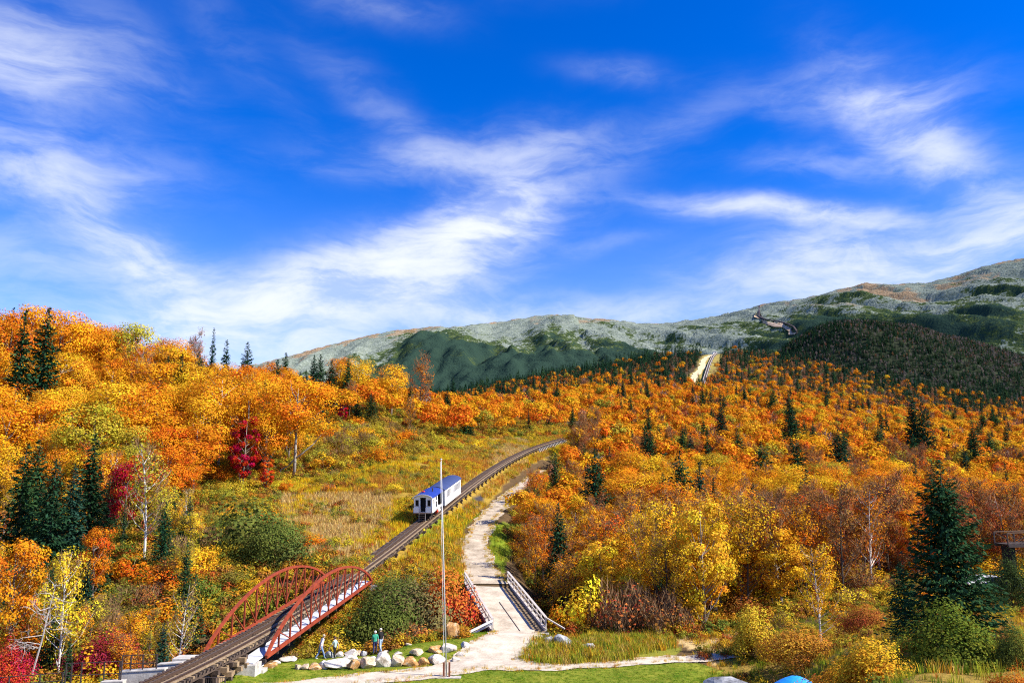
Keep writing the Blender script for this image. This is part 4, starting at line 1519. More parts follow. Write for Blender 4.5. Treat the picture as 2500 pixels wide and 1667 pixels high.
# ---------------------------------------------------------------- boulders
def rock_mesh(seed, m):
    rng = np.random.default_rng(seed)
    bm = bmesh.new()
    bmesh.ops.create_icosphere(bm, subdivisions=3, radius=.5)
    dirs = rnd_unit(rng, 12)
    th = rng.uniform(.27, .40, 12)
    ph = rng.uniform(0, 9, 3)
    for v in bm.verts:
        p = np.array(v.co)
        p = p / (np.abs(p) ** 4).sum() ** .25 * .42
        for d, t in zip(dirs, th):
            s = p @ d
            if s > t:
                p = p - d * (s - t) * .97
        nz = math.sin(p[0] * 9 + ph[0]) * math.sin(p[1] * 11 + ph[1]) * math.sin(p[2] * 10 + ph[2])
        v.co = p * (1 + .04 * nz + rng.normal() * .004)
    me = bpy.data.meshes.new('boulder')
    bm.to_mesh(me); bm.free()
    # to unit size with its foot at z = 0
    co = np.empty(len(me.vertices) * 3); me.vertices.foreach_get('co', co); co = co.reshape(-1, 3)
    co = (co - co.min(0)) / (co.max(0) - co.min(0)); co[:, :2] -= .5
    me.vertices.foreach_set('co', co.astype(np.float32).ravel())
    me.materials.append(m)
    me.update()
    return me


def rock_mat(name, a, b, c):
    m = bpy.data.materials.new(name)
    m.use_nodes = True
    k = NT(m.node_tree)
    tc = k.add('ShaderNodeTexCoord')
    oi = k.add('ShaderNodeObjectInfo')
    off = k.add('ShaderNodeVectorMath', operation='ADD', ins={0: tc.outputs['Object'], 1: k.m('MULTIPLY', oi.outputs['Random'], 30.0)})
    n1 = k.noise(off.outputs[0], 2.6, 6, .65)
    n2 = k.noise(off.outputs[0], 14, 5, .7)
    c1 = k.ramp(n1, [(.36, a), (.5, b), (.66, c)])
    c2 = k.mix(.8, c1, k.ramp(n2, [(.32, (.35, .33, .3)), (.5, (1, 1, 1)), (.7, (1.25, 1.22, 1.2))]), 'MULTIPLY')
    bp = k.add('ShaderNodeBump', ins={'Strength': .7, 'Distance': .06, 'Height': k.m('ADD', n1, k.m('MULTIPLY', n2, .6))})
    s = k.add('ShaderNodeBsdfPrincipled', ins={'Base Color': c2, 'Roughness': .9, 'Normal': bp.outputs[0]})
    k.set(s, 'Specular IOR Level', .15)
    k.add('ShaderNodeOutputMaterial', ins={0: s.outputs[0]})
    return m


RK = {'pale': rock_mat('pale_granite', (.30, .25, .19), (.54, .49, .42), (.66, .62, .56)), 'orange': rock_mat('iron_stained_granite', (.30, .15, .06), (.50, .27, .09), (.60, .48, .34)),
      'tan': rock_mat('tan_granite', (.36, .26, .17), (.54, .42, .28), (.66, .58, .46)), 'grey': rock_mat('grey_granite', (.14, .14, .15), (.30, .31, .32), (.50, .50, .50))}
RM = {k: [rock_mesh(100 + i * 7 + j, RK[k]) for j in range(4)] for i, k in enumerate(RK)}
_rk = random.Random(12)


def boulder(px, py, wpx, hpx, col, label, Y=None, group=None, depth=.8, sink=.12):
    """a stone whose visible foot is at pixel (px, py)"""
    if Y is None:
        v = (CY - py) / F
        k = (math.sin(PITCH) + v * math.cos(PITCH)) / (math.cos(PITCH) - v * math.sin(PITCH))
        Y = -13.7 / k
    p = at(px, py, Y)
    s = Y / F * 1.02
    w, h = wpx * s, hpx * s
    d = w * depth
    gz_ = float(ground(np.array([p.x]), np.array([p.y + d * .35]))[0]) if Y < 300 else p.z
    o = link('boulder', RM[col][_rk.randrange(4)], None, (p.x, p.y + d * .35, min(gz_, p.z + .15) - sink * h))
    o.rotation_euler = (0, 0, _rk.uniform(0, 6.28))
    a = o.rotation_euler.z
    o.scale = (w * 1.1, (w * depth * 1.1 if abs(math.cos(a)) > .7 else w * 1.02), h * (1 + sink))
    return tag(o, label, 'boulder', group or 'boulders around the lawn')


zx, zy = (lambda x: 640 + x / 3.92), (lambda y: 1560 + y / 3.92)
for x, y, w, h, c, lb in [
    (70, 275, 110, 45, 'orange', 'low rust brown boulder nearest the bridge abutment'), (240, 222, 130, 45, 'pale', 'flat pale slab below the red bridge'),
    (130, 240, 70, 35, 'pale', 'small white stone between the flat slab and the rust brown boulder'),
    (340, 290, 62, 50, 'tan', 'small tan block at the left end of the stone wall'), (407, 293, 74, 52, 'tan', 'second tan block from the left end of the stone wall'),
    (495, 296, 108, 62, 'orange', 'bright orange block near the left end of the stone wall'), (577, 285, 95, 72, 'pale', 'rounded white block right of the bright orange one'),
    (715, 290, 215, 80, 'pale', 'longest white block in the stone wall'), (830, 205, 120, 40, 'pale', 'flat white cap stone lying above the longest block'),
    (872, 292, 122, 90, 'orange', 'golden brown block right of the longest white block'), (938, 238, 62, 46, 'tan', 'little tan stone wedged above the golden block'),
    (1002, 286, 134, 98, 'tan', 'cream block with an orange top in the stone wall'), (1057, 215, 54, 46, 'pale', 'small pale stone on top between two tall blocks'),
    (1142, 272, 134, 130, 'pale', 'tallest cream block in the stone wall'), (1287, 266, 112, 104, 'tan', 'cracked brown square block in the stone wall'), (1300, 168, 74, 32, 'pale', 'pale stone on top of the cracked brown block'),
    (1412, 262, 134, 84, 'orange', 'wide orange brown block right of the cracked block'), (1537, 256, 108, 76, 'orange', 'dark split tan block near the right end of the stone wall'), (1470, 180, 116, 58, 'tan', 'grey tan slab on top of the orange brown blocks'),
    (1655, 246, 146, 86, 'pale', 'large rounded pale block left of the flagpole foot'), (1672, 162, 124, 68, 'orange', 'brown boulder behind the rounded pale block'), (1785, 162, 122, 84, 'pale', 'cream boulder directly behind the flagpole'),
    (1855, 222, 70, 40, 'pale', 'small white rubble stone right of the flagpole'), (1905, 184, 84, 38, 'pale', 'low white stone at the right end of the stone wall'), (1950, 134, 118, 76, 'pale', 'lone round white boulder on the grass by the drive'),
    (845, 166, 138, 60, 'pale', 'big rounded white boulder behind the stone wall'), (912, 146, 62, 54, 'tan', 'tan stone touching the big rounded white boulder'), (967, 148, 58, 50, 'grey', 'striped grey stone beside the walker in green'),
    (640, 188, 92, 68, 'grey', 'mottled grey boulder between the two left walkers'), (735, 182, 66, 52, 'pale', 'pale stone behind the walker in grey'),
    (1715, 68, 84, 46, 'grey', 'grey white slab left of the tall golden boulder'), (1625, 78, 64, 28, 'pale', 'low white stone at the back edge of the lawn'), (1812, 66, 118, 190, 'orange', 'tall upright golden boulder behind the flagpole'),
    (1400, 84, 60, 24, 'tan', 'small tan stone at the rusty bush edge'), (1180, 96, 50, 22, 'pale', 'tiny pale stone by the man in black'), (1890, 60, 60, 60, 'tan', 'tan stone right of the tall golden boulder'),
    (2000, 40, 90, 44, 'grey', 'grey stone at the road bridge brace'), (2060, 10, 60, 34, 'grey', 'small dark grey stone under the road bridge brace')]:
    boulder(zx(x), zy(y), w / 3.92, h / 3.92, c, lb)
for px, py, w, h, c, lb in [(1340, 1580, 22, 20, 'grey', 'dark grey boulder on the grassy island'), (1375, 1584, 38, 28, 'grey', 'large pale grey boulder on the grassy island'),
                            (1412, 1580, 18, 9, 'pale', 'flat stone right of the large island boulder'), (1440, 1592, 34, 14, 'grey', 'low mottled boulder at the right end of the island')]:
    boulder(px, py, w, h, c, lb)
boulder(1805, 1672, 132, 46, 'grey', 'large rounded grey granite boulder at the bottom edge of the lawn', 55.5, None, .8, .3)
boulder(1890, 1575, 12, 8, 'pale', 'tiny pale stone in the brush of the right bank', 66)
boulder(1024, 1140, 34, 20, 'pale', 'white rock outcrop in the olive brush above the train', 172)
boulder(1437, 1068, 20, 9, 'pale', 'white boulder beside the top of the track', 285)
boulder(1240, 1298, 14, 8, 'pale', 'pale stone in the grass right of the dirt road', 128)
boulder(1210, 1104, 12, 7, 'pale', 'pale stone at the upper meadow beside the track', 205)

tag(link('dead_tree', dead_tree_mesh(91), None, (0, 0, 0)), 'bare grey dead tree with forked pale branches at the bottom left corner', 'tree')
_d = bpy.data.objects['dead_tree']
_p = at(80, 1640, 62)
_d.location = _p
_d.scale = (6.0, 6.0, 6.2)
_d.rotation_euler = (R(6), R(-14), R(150))

# ---------------------------------------------------------------- gravel bed at the abutment
M_BALL = mat('white_ballast_gravel', (.62, .58, .53), .95, .3, 4, bump=.8)
def ballast_in(x, y):
    px, py = proj(x, y, np.full_like(x, -13.7))
    return np.where(inpoly(px + 6 * fbm(x, y, 3), py + 4 * fbm(x, y, 6), [(520, 1667), (545, 1640), (590, 1622), (650, 1622), (640, 1634), (580, 1650), (550, 1672)]), 1., -1.)
patch('ballast_gravel', -24, -16, 54, 66, .14, ballast_in, M_BALL, .14, 'white gravel spilling from the abutment beside the lawn')

# ---------------------------------------------------------------- walls, railings, box at the lower left
def wall(name, px0, py0, px1, py1, hpx, Y, label, thick=.5):
    a, b = at(px0, py0, Y), at(px1, py1, Y)
    h = hpx * Y / F
    t = empty(name, ((a + b) / 2).to_tuple()[:2] + (min(a.z, b.z) - h,), label, 'retaining wall')
    c = (a + b) / 2 - t.location
    d = b - a
    q = t.location
    mb = MB()
    v = [a - q, b - q, Vector((b.x, b.y, q.z)) - q, Vector((a.x, a.y, q.z)) - q]
    mb.prism(v, (0, 0, 0), (0, thick, 0))
    mb.build('wall_face', M_CONC, t)
    MB().beam(a - q + Vector((0, thick / 2, .04)), b - q + Vector((0, thick / 2, .04)), thick + .1, .08).build('coping', M_CONC, t)


wall('concrete_wall', 292, 1641, 402, 1634, 60, 58.5, 'long stained concrete retaining wall left of the track')
wall('concrete_wall', 384, 1623, 446, 1618, 24, 60.2, 'short upper concrete wall step beside the track')
wall('concrete_wall', 246, 1666, 300, 1664, 30, 57.2, 'low concrete ledge under the stepped railing')


def railing(pts, Y, hpx, label, rails=(1.0, .5), posts=None, dense=0, thick=.05):
    """pts: two pixels on the top rail"""
    a, b = at(*pts[0], Y), at(*pts[1], Y)
    h = hpx * Y / F
    t = empty('railing', (a.x, a.y, a.z - h), label, 'railing')
    q = t.location
    for f in rails:
        dz = Vector((0, 0, h * (f - 1)))
        mb = MB(); mb.tube([a + dz - q, b + dz - q], thick * .55, 6); mb.build('rail', M_DARKST, t)
    for f in (posts or [0, .33, .66, 1]):
        p = a + (b - a) * f - q
        MB().beam(p - Vector((0, 0, h)), p + Vector((0, 0, .03)), thick * 1.4, thick * 1.4, up=(0, 1, 0)).build('post', M_DARKST, t)
    for i in range(dense):
        p = a + (b - a) * (i + .5) / dense - q
        MB().beam(p - Vector((0, 0, h * .92)), p - Vector((0, 0, .03)), .022, .022, up=(0, 1, 0)).build('baluster', M_DARKST, t)


railing([(-40, 1656), (158, 1641)], 56.5, 34, 'lowest dark steel railing section at the bottom left corner', posts=[.0, .32, .7, .98])
railing([(163, 1619), (298, 1613)], 57.5, 46, 'middle dark railing section stepping up the wall', rails=(1.0, .42), posts=[0, .10, .28, .69, .97, 1.0])
railing([(300, 1599), (384, 1597)], 58.6, 38, 'highest dark railing section on the concrete wall beside the track', rails=(1.0, .52, .06), posts=[0, .25, .6, 1.0])
railing([(462, 1654), (552, 1653)], 55.0, 30, 'dark railing with thin bars at the bottom edge right of the track', rails=(1.0,), posts=[0, .98], dense=16)


def green_box():
    p = at(403, 1661, 52.5)
    t = empty('utility_box', (p.x, p.y, p.z - .7), 'small teal green metal box at the bottom edge beside the track', 'utility box')
    teal = mat('teal_green_paint', (.012, .20, .15), .5, .15, 3)
    MB().box((0, 0, .33), (.52, .45, .66)).build('cabinet', teal, t)
    MB().box((0, 0, .69), (.6, .52, .06)).build('lid', teal, t)
    MB().box((0, -.235, .36), (.42, .02, .5)).build('door', teal, t)


green_box()


def fallen_pole():
    a, b = at(815, 1384, 100), at(856, 1351, 108)
    t = empty('fallen_pole', a, 'rusty pole lying on the meadow beside the track above the red bridge', 'pole')
    mb = MB(); mb.tube([Vector((0, 0, 0)), (b - a) * .5, b - a], [.16, .15, .12], 8); mb.build('pole', M_RED, t)
    MB().beam((b - a) * .3, (b - a) * .3 + Vector((.1, 0, -1.3)), .14, .14, up=(0, 1, 0)).build('stub_post', M_RED, t)


fallen_pole()


def marker():
    p = gxy(1034, 112)
    t = empty('marker_post', p, 'thin dark post with a yellow head in the meadow below the track', 'marker post')
    mb = MB(); mb.tube([(0, 0, -.1), (0, 0, 1.05)], .05, 6); mb.build('post', M_DARKST, t)
    mb = MB(); mb.tube([(0, 0, 1.0), (0, 0, 1.3)], .17, 10); mb.build('head', mat('yellow_paint', (.7, .45, .03), .6), t)


marker()

# ---------------------------------------------------------------- sunshade
def umbrella():
    p = at(1942, 1648, 48.5)
    g = float(ground(np.array([p.x]), np.array([p.y]))[0])
    h = p.z - g
    t = empty('patio_umbrella', (p.x, p.y, g), 'bright blue patio umbrella at the bottom edge beside the brush', 'umbrella')
    blue = mat('bright_blue_canvas', (.015, .30, .82), .7, .06, 2)
    N, Rr = 8, 1.55
    for i in range(N):
        a0, a1 = 2 * math.pi * (i + .13) / N, 2 * math.pi * (i + 1.13) / N
        mb = MB()
        rows = []
        for k in range(6):
            f = k / 5
            zz = h - .78 * f ** 1.55
            row = []
            for s in range(4):
                a = a0 + (a1 - a0) * s / 3
                sag = 1 - .05 * math.sin(math.pi * s / 3) * f
                row.append(Vector((math.cos(a) * Rr * f * sag, math.sin(a) * Rr * f * sag, zz)))
            rows.append(row)
        for off in (0, -.012):
            for r_ in rows:
                mb.v += [tuple(v + Vector((0, 0, off))) for v in r_]
        for k in range(5):
            for s in range(3):
                x = k * 4 + s
                mb.f.append((x, x + 1, x + 5, x + 4)); mb.f.append((24 + x, 24 + x + 4, 24 + x + 5, 24 + x + 1)); mb.mi += [0, 0]
        for s in range(3):
            x = 20 + s
            mb.f.append((x, x + 1, x + 25, x + 24)); mb.mi.append(0)
        mb.build('canopy_panel', blue, t)
        mb = MB(); mb.tube([Vector((math.cos(a0) * Rr * f, math.sin(a0) * Rr * f, h - .78 * f ** 1.55 - .03)) for f in (0.02, .35, .7, 1.0)], .012, 4); mb.build('rib', M_GALV, t)
    mb = MB(); mb.tube([(0, 0, 0), (0, 0, h - .02)], .028, 8); mb.build('pole', M_GALV, t)
    mb = MB(); mb.tube([(0, 0, h - .02), (0, 0, h + .09)], [.05, .02], 8); mb.build('finial', M_DARKST, t)
    mb = MB(); mb.tube([(0, 0, -.05), (0, 0, .12)], .28, 12); mb.build('base', M_CONC, t)


umbrella()

# ---------------------------------------------------------------- parked vehicles and footbridge at the right
def car(px, py, Y, rz, col, label, metal=.2, wagon=True):
    p = gxy(px, Y)
    t = empty('parked_car', p, label, 'car', 'cars parked behind the right bank', rz)
    L, W = 4.4, 1.78
    prof = [(-2.2, .35), (-2.2, .82), (-1.95, .95), (-1.1, 1.0), (-.45, 1.45), (1.75, 1.45), (2.12, .98), (2.2, .8), (2.2, .35)]
    paint = mat('car_paint', col, .25, .04, 2, metal=metal, spec=.5)
    b = MB(); b.prism([(x, -W / 2, z) for x, z in prof], (0, 0, 0), (0, W, 0)); b.build('body', paint, t)
    for s in (-1, 1):
        g = MB(); y = s * (W / 2 + .004)
        g.prism([(-.78, y, 1.0), (-.38, y, 1.38), (1.65, y, 1.38), (1.9, y, 1.0)], (0, 0, 0), (0, s * .01, 0)); g.build('side_window', M_GLASS, t)
    g = MB(); g.beam((-1.12, 0, 1.025), (-.47, 0, 1.462), W * .84, .02); g.build('windscreen', M_GLASS, t)
    g = MB(); g.beam((2.13, 0, 1.0), (1.79, 0, 1.43), W * .8, .02); g.build('rear_window', M_GLASS, t)
    for x in (-1.35, 1.4):
        for s in (-1, 1):
            w = MB(); w.tube([(x, s * (W / 2 - .18), .32), (x, s * (W / 2 + .02), .32)], .32, 16); w = w.build('wheel', M_BLACK, t)
            r = MB(); r.tube([(x, s * (W / 2 + .02), .32), (x, s * (W / 2 + .03), .32)], .19, 12); r.build('rim', M_GALV, w)
    for s in (-1, 1):
        MB().box((-2.2, s * .62, .72), (.04, .34, .16)).build('headlight', M_WHITE, t)
        MB().box((2.2, s * .7, .85), (.04, .22, .2)).build('tail_light', M_REDTANK, t)


car(2392, 1430, 92, .25, (.80, .80, .80), 'white car parked under the large spruce', 0)
car(2452, 1430, 89, .5, (.008, .02, .12), 'blue car with shade darkened paint parked right of the white one')  # blue lowered so the paint carries the shade over the car


def footbridge():
    p = at(2462, 1333, 80)  # steel, handrail and piers coloured dark to put the shade into them
    t = empty('footbridge', p, 'dark truss footbridge in the shade at the right edge', 'footbridge')
    tan = mat('shade_darkened_tan_handrail', (.16, .10, .06), .8, .3, 5)
    L = 14
    for y in (0, 2.2):
        MB().beam((0, y, 0), (L, y, .5), .2, .25).build('bottom_chord', M_DARKST, t)
        MB().beam((0, y, 1.25), (L, y, 1.75), .09, .09).build('handrail', tan, t)
        for i in range(8):
            MB().beam((i * 2, y, i * 2 * .5 / L), (i * 2, y, 1.22 + i * 2 * .5 / L), .1, .1, up=(0, 1, 0)).build('post', M_DARKST, t)
        for i in range(7):
            z0 = i * 2 * .5 / L
            a, b = ((i * 2, y, z0 + .1), (i * 2 + 2, y, z0 + 1.2)) if i % 2 else ((i * 2, y, z0 + 1.2), (i * 2 + 2, y, z0 + .1))
            MB().beam(a, b, .06, .06).build('diagonal_brace', M_DARKST, t)
    for i in range(24):
        MB().box((.3 + i * .58, 1.1, .14 + (.3 + i * .58) * .5 / L), (.5, 2.2, .08)).build('deck_plank', M_STRING, t)
    for x in (.6, 7, 13):
        MB().box((x, 1.1, -1.6), (.4, 1.6, 3.0)).build('pier', M_BLACK, t)


footbridge()

# ---------------------------------------------------------------- track of the far clearing, hut, mountain trestle
def far_track():
    pts = []
    for px, py, Y in [(1711, 952, 760), (1716, 938, 820), (1723, 918, 900), (1732, 893, 1000), (1741, 874, 1075), (1748, 862, 1125)]:
        q = gxy(px, Y); pts.append(q + Vector((0, 0, 2.2)))
    t = empty('far_railway_track', (0, 0, 0), 'dark railway line climbing through the far clearing on the hill', 'railway track')
    P = []
    for a, b in zip(pts[:-1], pts[1:]):
        for i in range(6):
            P.append(a + (b - a) * i / 6)
    P.append(pts[-1])
    mb = MB()
    for a, b in zip(P[:-1], P[1:]):
        mb.beam(a, b, 4.0, .8)
    mb.build('trackbed', M_STRING, t)
    for off in (-1.3, 1.3):
        mb = MB()
        for a, b in zip(P[:-1], P[1:]):
            r = (b - a).cross(Vector((0, 0, 1))).normalized()
            mb.beam(a + r * off + Vector((0, 0, .6)), b + r * off + Vector((0, 0, .6)), .5, .4)
        mb.build('rail', M_GALV, t)
    for a in P[::2]:
        MB().beam(a + Vector((2.2, 0, -.2)), a + Vector((2.6, 0, -3.4)), .7, .7, up=(0, 1, 0)).build('trestle_post', M_CONC, t)
    h = empty('hut', pts[-1] + Vector((-1, 4, -1.2)), 'small white hut at the top of the far clearing', 'hut')
    MB().box((0, 0, 1.8), (5.2, 4, 3.6)).build('walls', M_WHITE, h)
    rf = MB(); rf.prism([(-2.9, -2.3, 3.55), (0, -2.3, 5.0), (2.9, -2.3, 3.55)], (0, 0, 0), (0, 4.6, 0)); rf.build('roof', M_GALV, h)
    MB().box((.4, -2.03, 1.4), (1.1, .06, 2.2)).build('door', M_DARKST, h)


far_track()


def mountain_trestle():
    t = empty('mountain_trestle', (0, 0, 0), 'dark trestle zigzagging down the mountain ridge with a small tower', 'railway trestle')
    pix = [(1850, 752), (1852, 766), (1856, 778), (1868, 784), (1885, 789), (1905, 790), (1922, 794), (1938, 800), (1945, 812)]
    pts = [mountain_point(*p) + Vector((0, -4, 6)) for p in pix]
    for a, b in zip(pts[:-1], pts[1:]):
        MB().beam(a, b, 5, 4).build('span', M_DARKST, t)
    for p in pts:
        MB().beam(p, p - Vector((0, 0, 12)), 3, 3, up=(0, 1, 0)).build('trestle_leg', M_DARKST, t)
    MB().beam(pts[0] - Vector((0, 0, 3)), pts[0] + Vector((0, 0, 5)), 5, 5, up=(0, 1, 0)).build('tower', M_DARKST, t)
    # the bare sandy scar beside it, a strip lying on the slope
    cl = [(1848, 764, 4), (1850, 776, 6), (1858, 786, 6), (1874, 791, 5), (1892, 795, 5), (1908, 797, 4), (1920, 802, 5), (1929, 808, 6), (1933, 815, 8), (1930, 821, 7)]
    V, Q = [], []
    rr = random.Random(6)
    for k, (px, py, w) in enumerate(cl):
        for q in (-1, -.3, .4, 1):
            V.append(mountain_point(px + rr.uniform(-2, 2) + (q * w if k in (0, 1, 8, 9) else 0), py + (0 if k in (0, 1, 8, 9) else q * w * .8)) + Vector((0, -5, 3)))
    for k in range(len(cl) - 1):
        for q in range(3):
            a = k * 4 + q
            Q.append((a, a + 1, a + 5, a + 4))
    o = link('bare_ground', mesh_np('bare_ground', [tuple(v) for v in V], [np.array(Q)], mat('sandy_scar', (.30, .21, .13), .95, .3, .06, hi=(.56, .42, .30))))
    tag(o, 'sandy bare scar beside the mountain trestle', kind='structure')


mountain_trestle()

# ---------------------------------------------------------------- people
def person(px, py, hgt, face, lean, shirt, trousers, hair, label, stride=.25, hat=None, arm=0.2):
    v = (CY - py) / F
    k = (math.sin(PITCH) + v * math.cos(PITCH)) / (math.cos(PITCH) - v * math.sin(PITCH))
    Y = -13.65 / k
    p = at(px, py, Y)
    root = empty('person', p, label, 'person', None, face)
    s = hgt / 1.75
    ly = lean
    J = {}
    def j(n, x, y, z, r): J[n] = (Vector((x, y, z)) * s, r * s)
    bend = lambda z: ly * max(0, z - .9) ** 1.2
    j('pelvis', 0, 0, .95, .155); j('waist', 0, bend(1.1), 1.1, .145); j('chest', 0, bend(1.32), 1.32, .17); j('neck', 0, bend(1.5), 1.49, .06)
    j('chin', 0, bend(1.55) + .02, 1.56, .075); j('head', 0, bend(1.66) + .02, 1.66, .10); j('crown', 0, bend(1.73) + .01, 1.735, .06)
    for sd_, sg in (('l', -1), ('r', 1)):
        ph = sg * stride
        j('hip' + sd_, sg * .095, 0, .88, .11); j('knee' + sd_, sg * .10, ph * .45 + .05, .48, .072); j('ankle' + sd_, sg * .105, ph - (.06 if ph < 0 else 0), .085, .048)
        j('toe' + sd_, sg * .12, ph + .17, .035, .036)
        j('sh' + sd_, sg * .185, bend(1.42), 1.42, .072); j('el' + sd_, sg * .245, bend(1.15) - sg * arm * .5, 1.13, .047)
        j('wr' + sd_, sg * .255, bend(.95) - sg * arm + .09, .90, .033); j('hand' + sd_, sg * .25, bend(.9) - sg * arm + .12, .81, .038)
    E_ = [('pelvis', 'waist', 0), ('waist', 'chest', 0), ('chest', 'neck', 0), ('neck', 'chin', 2), ('chin', 'head', 2), ('head', 'crown', 2)]
    for q in 'lr':
        E_ += [('pelvis', 'hip' + q, 1), ('hip' + q, 'knee' + q, 1), ('knee' + q, 'ankle' + q, 1), ('ankle' + q, 'toe' + q, 3), ('chest', 'sh' + q, 0), ('sh' + q, 'el' + q, 0), ('el' + q, 'wr' + q, 2), ('wr' + q, 'hand' + q, 2)]
    names = list(J)
    me = bpy.data.meshes.new('person_skeleton')
    me.from_pydata([J[n][0] for n in names], [(names.index(a), names.index(b)) for a, b, _ in E_], [])
    tmp = bpy.data.objects.new('person_skeleton', me); COL.objects.link(tmp)
    md = tmp.modifiers.new('skin', 'SKIN')
    for i, n in enumerate(names):
        sv = me.skin_vertices[0].data[i]
        sv.radius = (J[n][1], J[n][1] * (.78 if n in ('pelvis', 'waist', 'chest') else 1))
        sv.use_root = n == 'pelvis'
    sb = tmp.modifiers.new('sub', 'SUBSURF'); sb.levels = sb.render_levels = 2
    dg = bpy.context.evaluated_depsgraph_get()
    body = bpy.data.meshes.new_from_object(tmp.evaluated_get(dg))
    bpy.data.objects.remove(tmp)
    ms = [mat('shirt_cloth', shirt, .9, .12, 6), mat('trouser_cloth', trousers, .9, .15, 6), mat('skin', (.52, .32, .23), .6, .08, 5), mat('shoe', (.42, .40, .38), .7, .2, 5)]
    body.materials.clear()
    for m in ms: body.materials.append(m)
    for f in body.polygons:
        c = f.center
        best = None
        for a, b, mi in E_:
            A, B = J[a][0], J[b][0]
            t = max(0, min(1, (c - A).dot(B - A) / (B - A).length_squared))
            d = (c - (A + (B - A) * t)).length / (J[a][1] * (1 - t) + J[b][1] * t)
            if best is None or d < best[0]: best = (d, mi)
        mi = best[1]
        if mi == 0 and c.z < .93 * s and abs(c.x) < .17 * s: mi = 1
        f.material_index = mi
        f.use_smooth = True
    # five fingers on each hand, joined to the palm
    fm = MB(); fm.cur = 0
    for q, sg in (('l', -1), ('r', 1)):
        h = J['hand' + q][0]
        for i in range(4):
            b0 = h + Vector((0, (i - 1.5) * .019, -.02)) * s
            ln = (.068, .08, .075, .058)[i]
            fm.tube([b0, b0 + Vector((-sg * .006, .004, -ln * .55)) * s, b0 + Vector((-sg * .022, .008, -ln)) * s], [.0095 * s, .0088 * s, .0065 * s], 5)
        fm.tube([h + Vector((0, .03, .0)) * s, h + Vector((-sg * .01, .058, -.025)) * s, h + Vector((-sg * .014, .066, -.055)) * s], [.0115 * s, .01 * s, .007 * s], 5)
    o = len(body.vertices)
    V = [tuple(v.co) for v in body.vertices] + fm.v
    FF = [tuple(f.vertices) for f in body.polygons] + [tuple(i + o for i in f) for f in fm.f]
    MI = [f.material_index for f in body.polygons] + [2] * len(fm.f)
    me2 = bpy.data.meshes.new('person_body'); me2.from_pydata(V, [], FF)
    for m in ms: me2.materials.append(m)
    me2.polygons.foreach_set('material_index', MI); me2.polygons.foreach_set('use_smooth', [True] * len(FF)); me2.update()
    link('body', me2, root)
    hd = J['head'][0]
    hb = MB()
    hb.tube([hd + Vector((0, -.035, -.05)) * s, hd + Vector((0, -.03, .03)) * s, hd + Vector((0, -.02, .09)) * s, hd + Vector((0, -.012, .118)) * s], [.098 * s, .112 * s, .085 * s, .03 * s], 12)
    hb.build('hair', mat('hair', hair, .8, .15, 9), root, True)
    fc = MB()
    fc.tube([hd + Vector((0, .09, .0)) * s, hd + Vector((0, .125, -.03)) * s], [.012 * s, .018 * s], 6); fc.build('nose', ms[2], root)
    for sg in (-1, 1):
        e = MB(); e.box(tuple(hd + Vector((sg * .035, .098, .015)) * s), (.022 * s, .012 * s, .012 * s)); e.build('eye', M_BLACK, root)
        e = MB(); e.tube([hd + Vector((sg * .098, -.005, -.03)) * s, hd + Vector((sg * .112, -.012, .025)) * s], .016 * s, 6); e.build('ear', ms[2], root)
    e = MB(); e.box(tuple(hd + Vector((0, .092, -.062)) * s), (.045 * s, .012 * s, .01 * s)); e.build('mouth', M_REDTANK, root)


person(782, 1608, 1.83, R(-60), .30, (.72, .68, .68), (.16, .24, .42), (.45, .36, .24), 'person in white shirt and blue jeans bending forward by the bushes', .3)
person(817, 1607, 1.66, R(70), .05, (.30, .38, .36), (.014, .013, .014), (.09, .04, .025), 'person in grey shirt and black trousers with brown hair', .06, arm=.3)
person(915, 1594, 1.74, R(10), .02, (.05, .36, .22), (.02, .025, .09), (.75, .74, .72), 'white haired person in green shirt and navy trousers seen from behind', .22, arm=.12)
person(929, 1590, 1.84, R(55), .06, (.012, .011, .012), (.33, .43, .58), (.66, .58, .46), 'person in black shirt and pale blue jeans beside the stones', .12, arm=.1)

# ================================================================ TREES
C_OR, C_GOLD, C_YEL, C_RED, C_CRIM, C_DKOR, C_OLIVE, C_GREEN, C_BROWN = (.66, .265, .014), (.68, .365, .02), (.72, .50, .03), (.58, .085, .012), (.40, .006, .014), (.60, .185, .012), (.42, .34, .03), (.10, .14, .022), (.32, .11, .028)
CNAME = {C_OR: 'orange', C_GOLD: 'golden', C_YEL: 'yellow', C_RED: 'red', C_CRIM: 'crimson', C_DKOR: 'deep orange', C_OLIVE: 'olive yellow', C_GREEN: 'green', C_BROWN: 'russet brown'}
S_COLS = [(.016, .048, .022), (.022, .06, .022), (.018, .052, .032), (.03, .065, .024)]
PRNG = np.random.default_rng(5)
PLANTS = []        # dicts: kind, pair, pos, h, w, col, label, group


def jit(c, a=.12):
    k = 1 + PRNG.uniform(-a, a)
    return tuple(min(1, v * k * (1 + PRNG.uniform(-a, a) * .5)) for v in c)


def plant(kind, pair, pos, h, w, col, label=None, group=None, zone=None, rz=None, lm=False):
    PLANTS.append(dict(kind=kind, pair=pair, pos=pos, h=h, w=w, col=col, label=label, group=group, zone=zone, rz=rz, lm=lm, app=h / pos.y))


def land(kind, px, Y, pytop, col, label, pair=None, w=1.0, rz=None, h=None):
    """a landmark plant: foot on the ground in column px at depth Y, top at row pytop"""
    p = gxy(px, Y)
    hh = h or at(px, pytop, Y).z - p.z
    if kind == 'bush': hh *= 1.15
    pr = pair or {'maple_tree': MAPLES, 'birch_tree': BIRCHES, 'spruce_tree': SPRUCES, 'bush': BUSHES}[kind][int(PRNG.integers(0, 4))]
    plant(kind, pr, p, hh, hh * w, col, label, rz=rz, lm=True)


